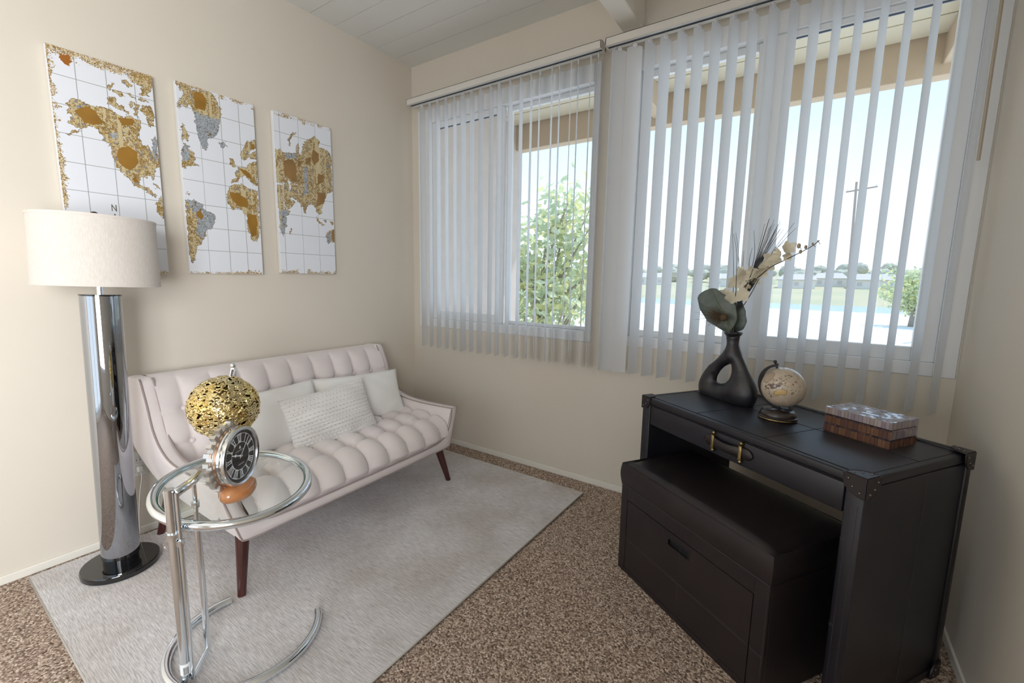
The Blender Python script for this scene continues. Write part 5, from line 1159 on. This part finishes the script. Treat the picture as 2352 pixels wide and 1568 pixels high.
blotch([(.36, .20), (.42, .17), (.47, .22), (.46, .30), (.42, .36), (.38, .38), (.33, .32)], (176, 152, 130)); blotch([(.66, .2), (.74, .18), (.78, .3), (.74, .42), (.70, .35)], (170, 146, 112))
gm2 = imgmat('antique_map', image('antique_map', arr), .22, .5)
bm = bmesh.new(); uvl = bm.loops.layers.uv.new('UVMap'); NU, NV = 48, 28
vr = [[bm.verts.new((math.sin(PI*j/NV)*math.cos(2*PI*i/NU)*R2_, math.sin(PI*j/NV)*math.sin(2*PI*i/NU)*R2_, math.cos(PI*j/NV)*R2_)) for i in range(NU)] if 0 < j < NV else [bm.verts.new((0, 0, R2_ if j == 0 else -R2_))] for j in range(NV+1)]
for j in range(NV):
    for i in range(NU):
        i2 = (i+1) % NU
        if j == 0: vv, uv = (vr[0][0], vr[1][i], vr[1][i2]), ((i+.5, 0), (i, 1), (i+1, 1))
        elif j == NV-1: vv, uv = (vr[j][i], vr[NV][0], vr[j][i2]), ((i, j), (i+.5, NV), (i+1, j))
        else: vv, uv = (vr[j][i], vr[j+1][i], vr[j+1][i2], vr[j][i2]), ((i, j), (i, j+1), (i+1, j+1), (i+1, j))
        f = bm.faces.new(vv)
        for lp_, q in zip(f.loops, uv): lp_[uvl].uv = (q[0]/NU, 1-q[1]/NV)
o = from_bm('globe_ball', bm, gm2, g2, True)
fa = math.atan2(nv4.y, nv4.x)
rt2 = Vector((-nv4.y, nv4.x, 0)); 
if rt2.x < 0: rt2 = -rt2
tilt = math.radians(20)
o.matrix_parent_inverse = Matrix(); o.location = c2-g2.location
o.rotation_mode = 'QUATERNION'; o.rotation_quaternion = (Matrix.Rotation(tilt, 3, nv4) @ Matrix.Rotation(-.16, 3, rt2) @ Matrix.Rotation(fa-PI, 3, 'Z')).to_quaternion()
ax2 = (Vector((0, 0, 1))*math.cos(tilt)-rt2*math.sin(tilt)*1.0).normalized(); sd2 = (-rt2*.88-nv4*.45); sd2 = (sd2-ax2*sd2.dot(ax2)).normalized(); ra2 = R2_*1.16
X = []
ir = mat('dark_iron', (.02, .02, .024), .35, spec=.6)
pts = [c2+ax2*ra2*math.cos(t_)+sd2*ra2*math.sin(t_) for t_ in np.linspace(0, PI, 40)]
bm = bmesh.new(); ax3 = ax2.cross(sd2)
ringv = []
for t_ in np.linspace(-.04, PI+.04, 44):
    rad = ax2*math.cos(t_)+sd2*math.sin(t_); c_ = c2+rad*ra2; ringv.append([bm.verts.new(c_+rad*a+ax3*b) for a, b in ((-.004, -.010), (.005, -.010), (.005, .010), (-.004, .010))])
for a, b in zip(ringv[:-1], ringv[1:]):
    for k in range(4): bm.faces.new((a[k], a[(k+1) % 4], b[(k+1) % 4], b[k]))
bm.faces.new(ringv[0][::-1]); bm.faces.new(ringv[-1])
wp(from_bm('meridian_arm', bm, ir, g2))
wp(tube('axis_pin', [c2+ax2*R2_*.95, c2+ax2*(ra2+.010)], .0042, ir, g2, 10)); wp(tube('axis_pin', [c2-ax2*R2_*.95, c2-ax2*(ra2+.014)], .0042, ir, g2, 10))
for s in (1, -1):
    bm = bmesh.new(); q_ = bmesh.ops.create_uvsphere(bm, u_segments=12, v_segments=8, radius=.0065); bmesh.ops.translate(bm, vec=c2+ax2*s*(ra2+.014), verts=bm.verts); wp(from_bm('knob', bm, ir, g2, True))
lowp = min(pts, key=lambda p: p.z); wp(tube('stem', [(gb2.x, gb2.y, DH+.038), (gb2.x, gb2.y, DH+.044), (lowp.x*.6+gb2.x*.4, lowp.y*.6+gb2.y*.4, lowp.z-.002)], [.009, .0065, .0065], ir, g2, 12))
# ------------------------------------------------------------------ mosaic box
bo = D(.612, .312, DH); mb = thing('mosaic_box', 'rectangular trinket box covered in brown and pearly mosaic tiles on the desk', 'box', bo, DA)
BWd, BDp, BHt = .206, .148, .088
core = mat('dark_grout', (.02, .014, .014), .6)
box('box_body', (.002, BWd-.002, .002, BDp-.002, .0, .062), core, mb); ld = box('lid', (.0015, BWd-.0015, .0015, BDp-.0015, .0635, BHt-.0015), core, mb)
def tiles(name, parent, mt_, width, rws, place, seed):
    r_ = random.Random(seed); bm = bmesh.new()
    for (za, zb, wmin, wmax) in rws:
        x_ = 0
        while x_ < width-.002:
            w_ = min(width-x_, r_.uniform(wmin, wmax))
            if width-x_-w_ < wmin*.5: w_ = width-x_
            t_ = r_.uniform(.0014, .0022); place(bm, x_+.0004, x_+w_-.0004, za+.0004, zb-.0004, t_); x_ += w_
    return tag(from_bm(name, bm, mt_, parent), kind='stuff')
front = lambda bm, a, b, c, d, t_: bx(bm, a, b, .002-t_, .003, c, d)
sidep = lambda bm, a, b, c, d, t_: bx(bm, BWd-.003, BWd-.002+t_, a, b, c, d)
tiles('tile', mb, M['tile_side'], BWd, [(0, .026, .009, .016), (.032, .057, .009, .016)], front, 1)
tiles('tile', mb, M['tile_dark'], BWd, [(.026, .032, .006, .010), (.057, .062, .006, .012)], front, 2)
tiles('tile', mb, M['tile_side'], BDp, [(0, .026, .006, .010)], sidep, 3); tiles('tile', mb, M['tile_dark'], BDp, [(.026, .031, .006, .010)], sidep, 4)
tiles('tile', mb, M['tile_pale'], BDp, [(.031, .056, .005, .009), (.056, .062, .006, .010)], sidep, 5)
tiles('tile', ld, M['tile_pale'], BWd, [(.064, .0875, .009, .013)], lambda bm, a, b, c, d, t_: bx(bm, a, b, .0015-t_, .003, c, d), 6)
tiles('tile', ld, M['tile_pale'], BDp, [(.064, .0875, .005, .009)], lambda bm, a, b, c, d, t_: bx(bm, BWd-.003, BWd-.0015+t_, a, b, c, d), 7)
r_ = random.Random(9); bm = bmesh.new()
for i in range(11):
    x_ = 0; ya, yb = i*BDp/11, (i+1)*BDp/11
    while x_ < BWd-.003:
        w_ = min(BWd-x_, r_.uniform(.010, .020)); 
        vv = bx(bm, x_+.0004, x_+w_-.0004, ya+.0004, yb-.0004, BHt-.002, BHt+r_.uniform(.0, .0005)); tiltm = Matrix.Translation((x_+w_/2, (ya+yb)/2, BHt)) @ Euler((r_.gauss(0, .022), r_.gauss(0, .022), 0)).to_matrix().to_4x4() @ Matrix.Translation((-x_-w_/2, -(ya+yb)/2, -BHt))
        bmesh.ops.transform(bm, matrix=tiltm, verts=vv); x_ += w_
tag(from_bm('tile', bm, M['tile_top'], ld), kind='stuff')
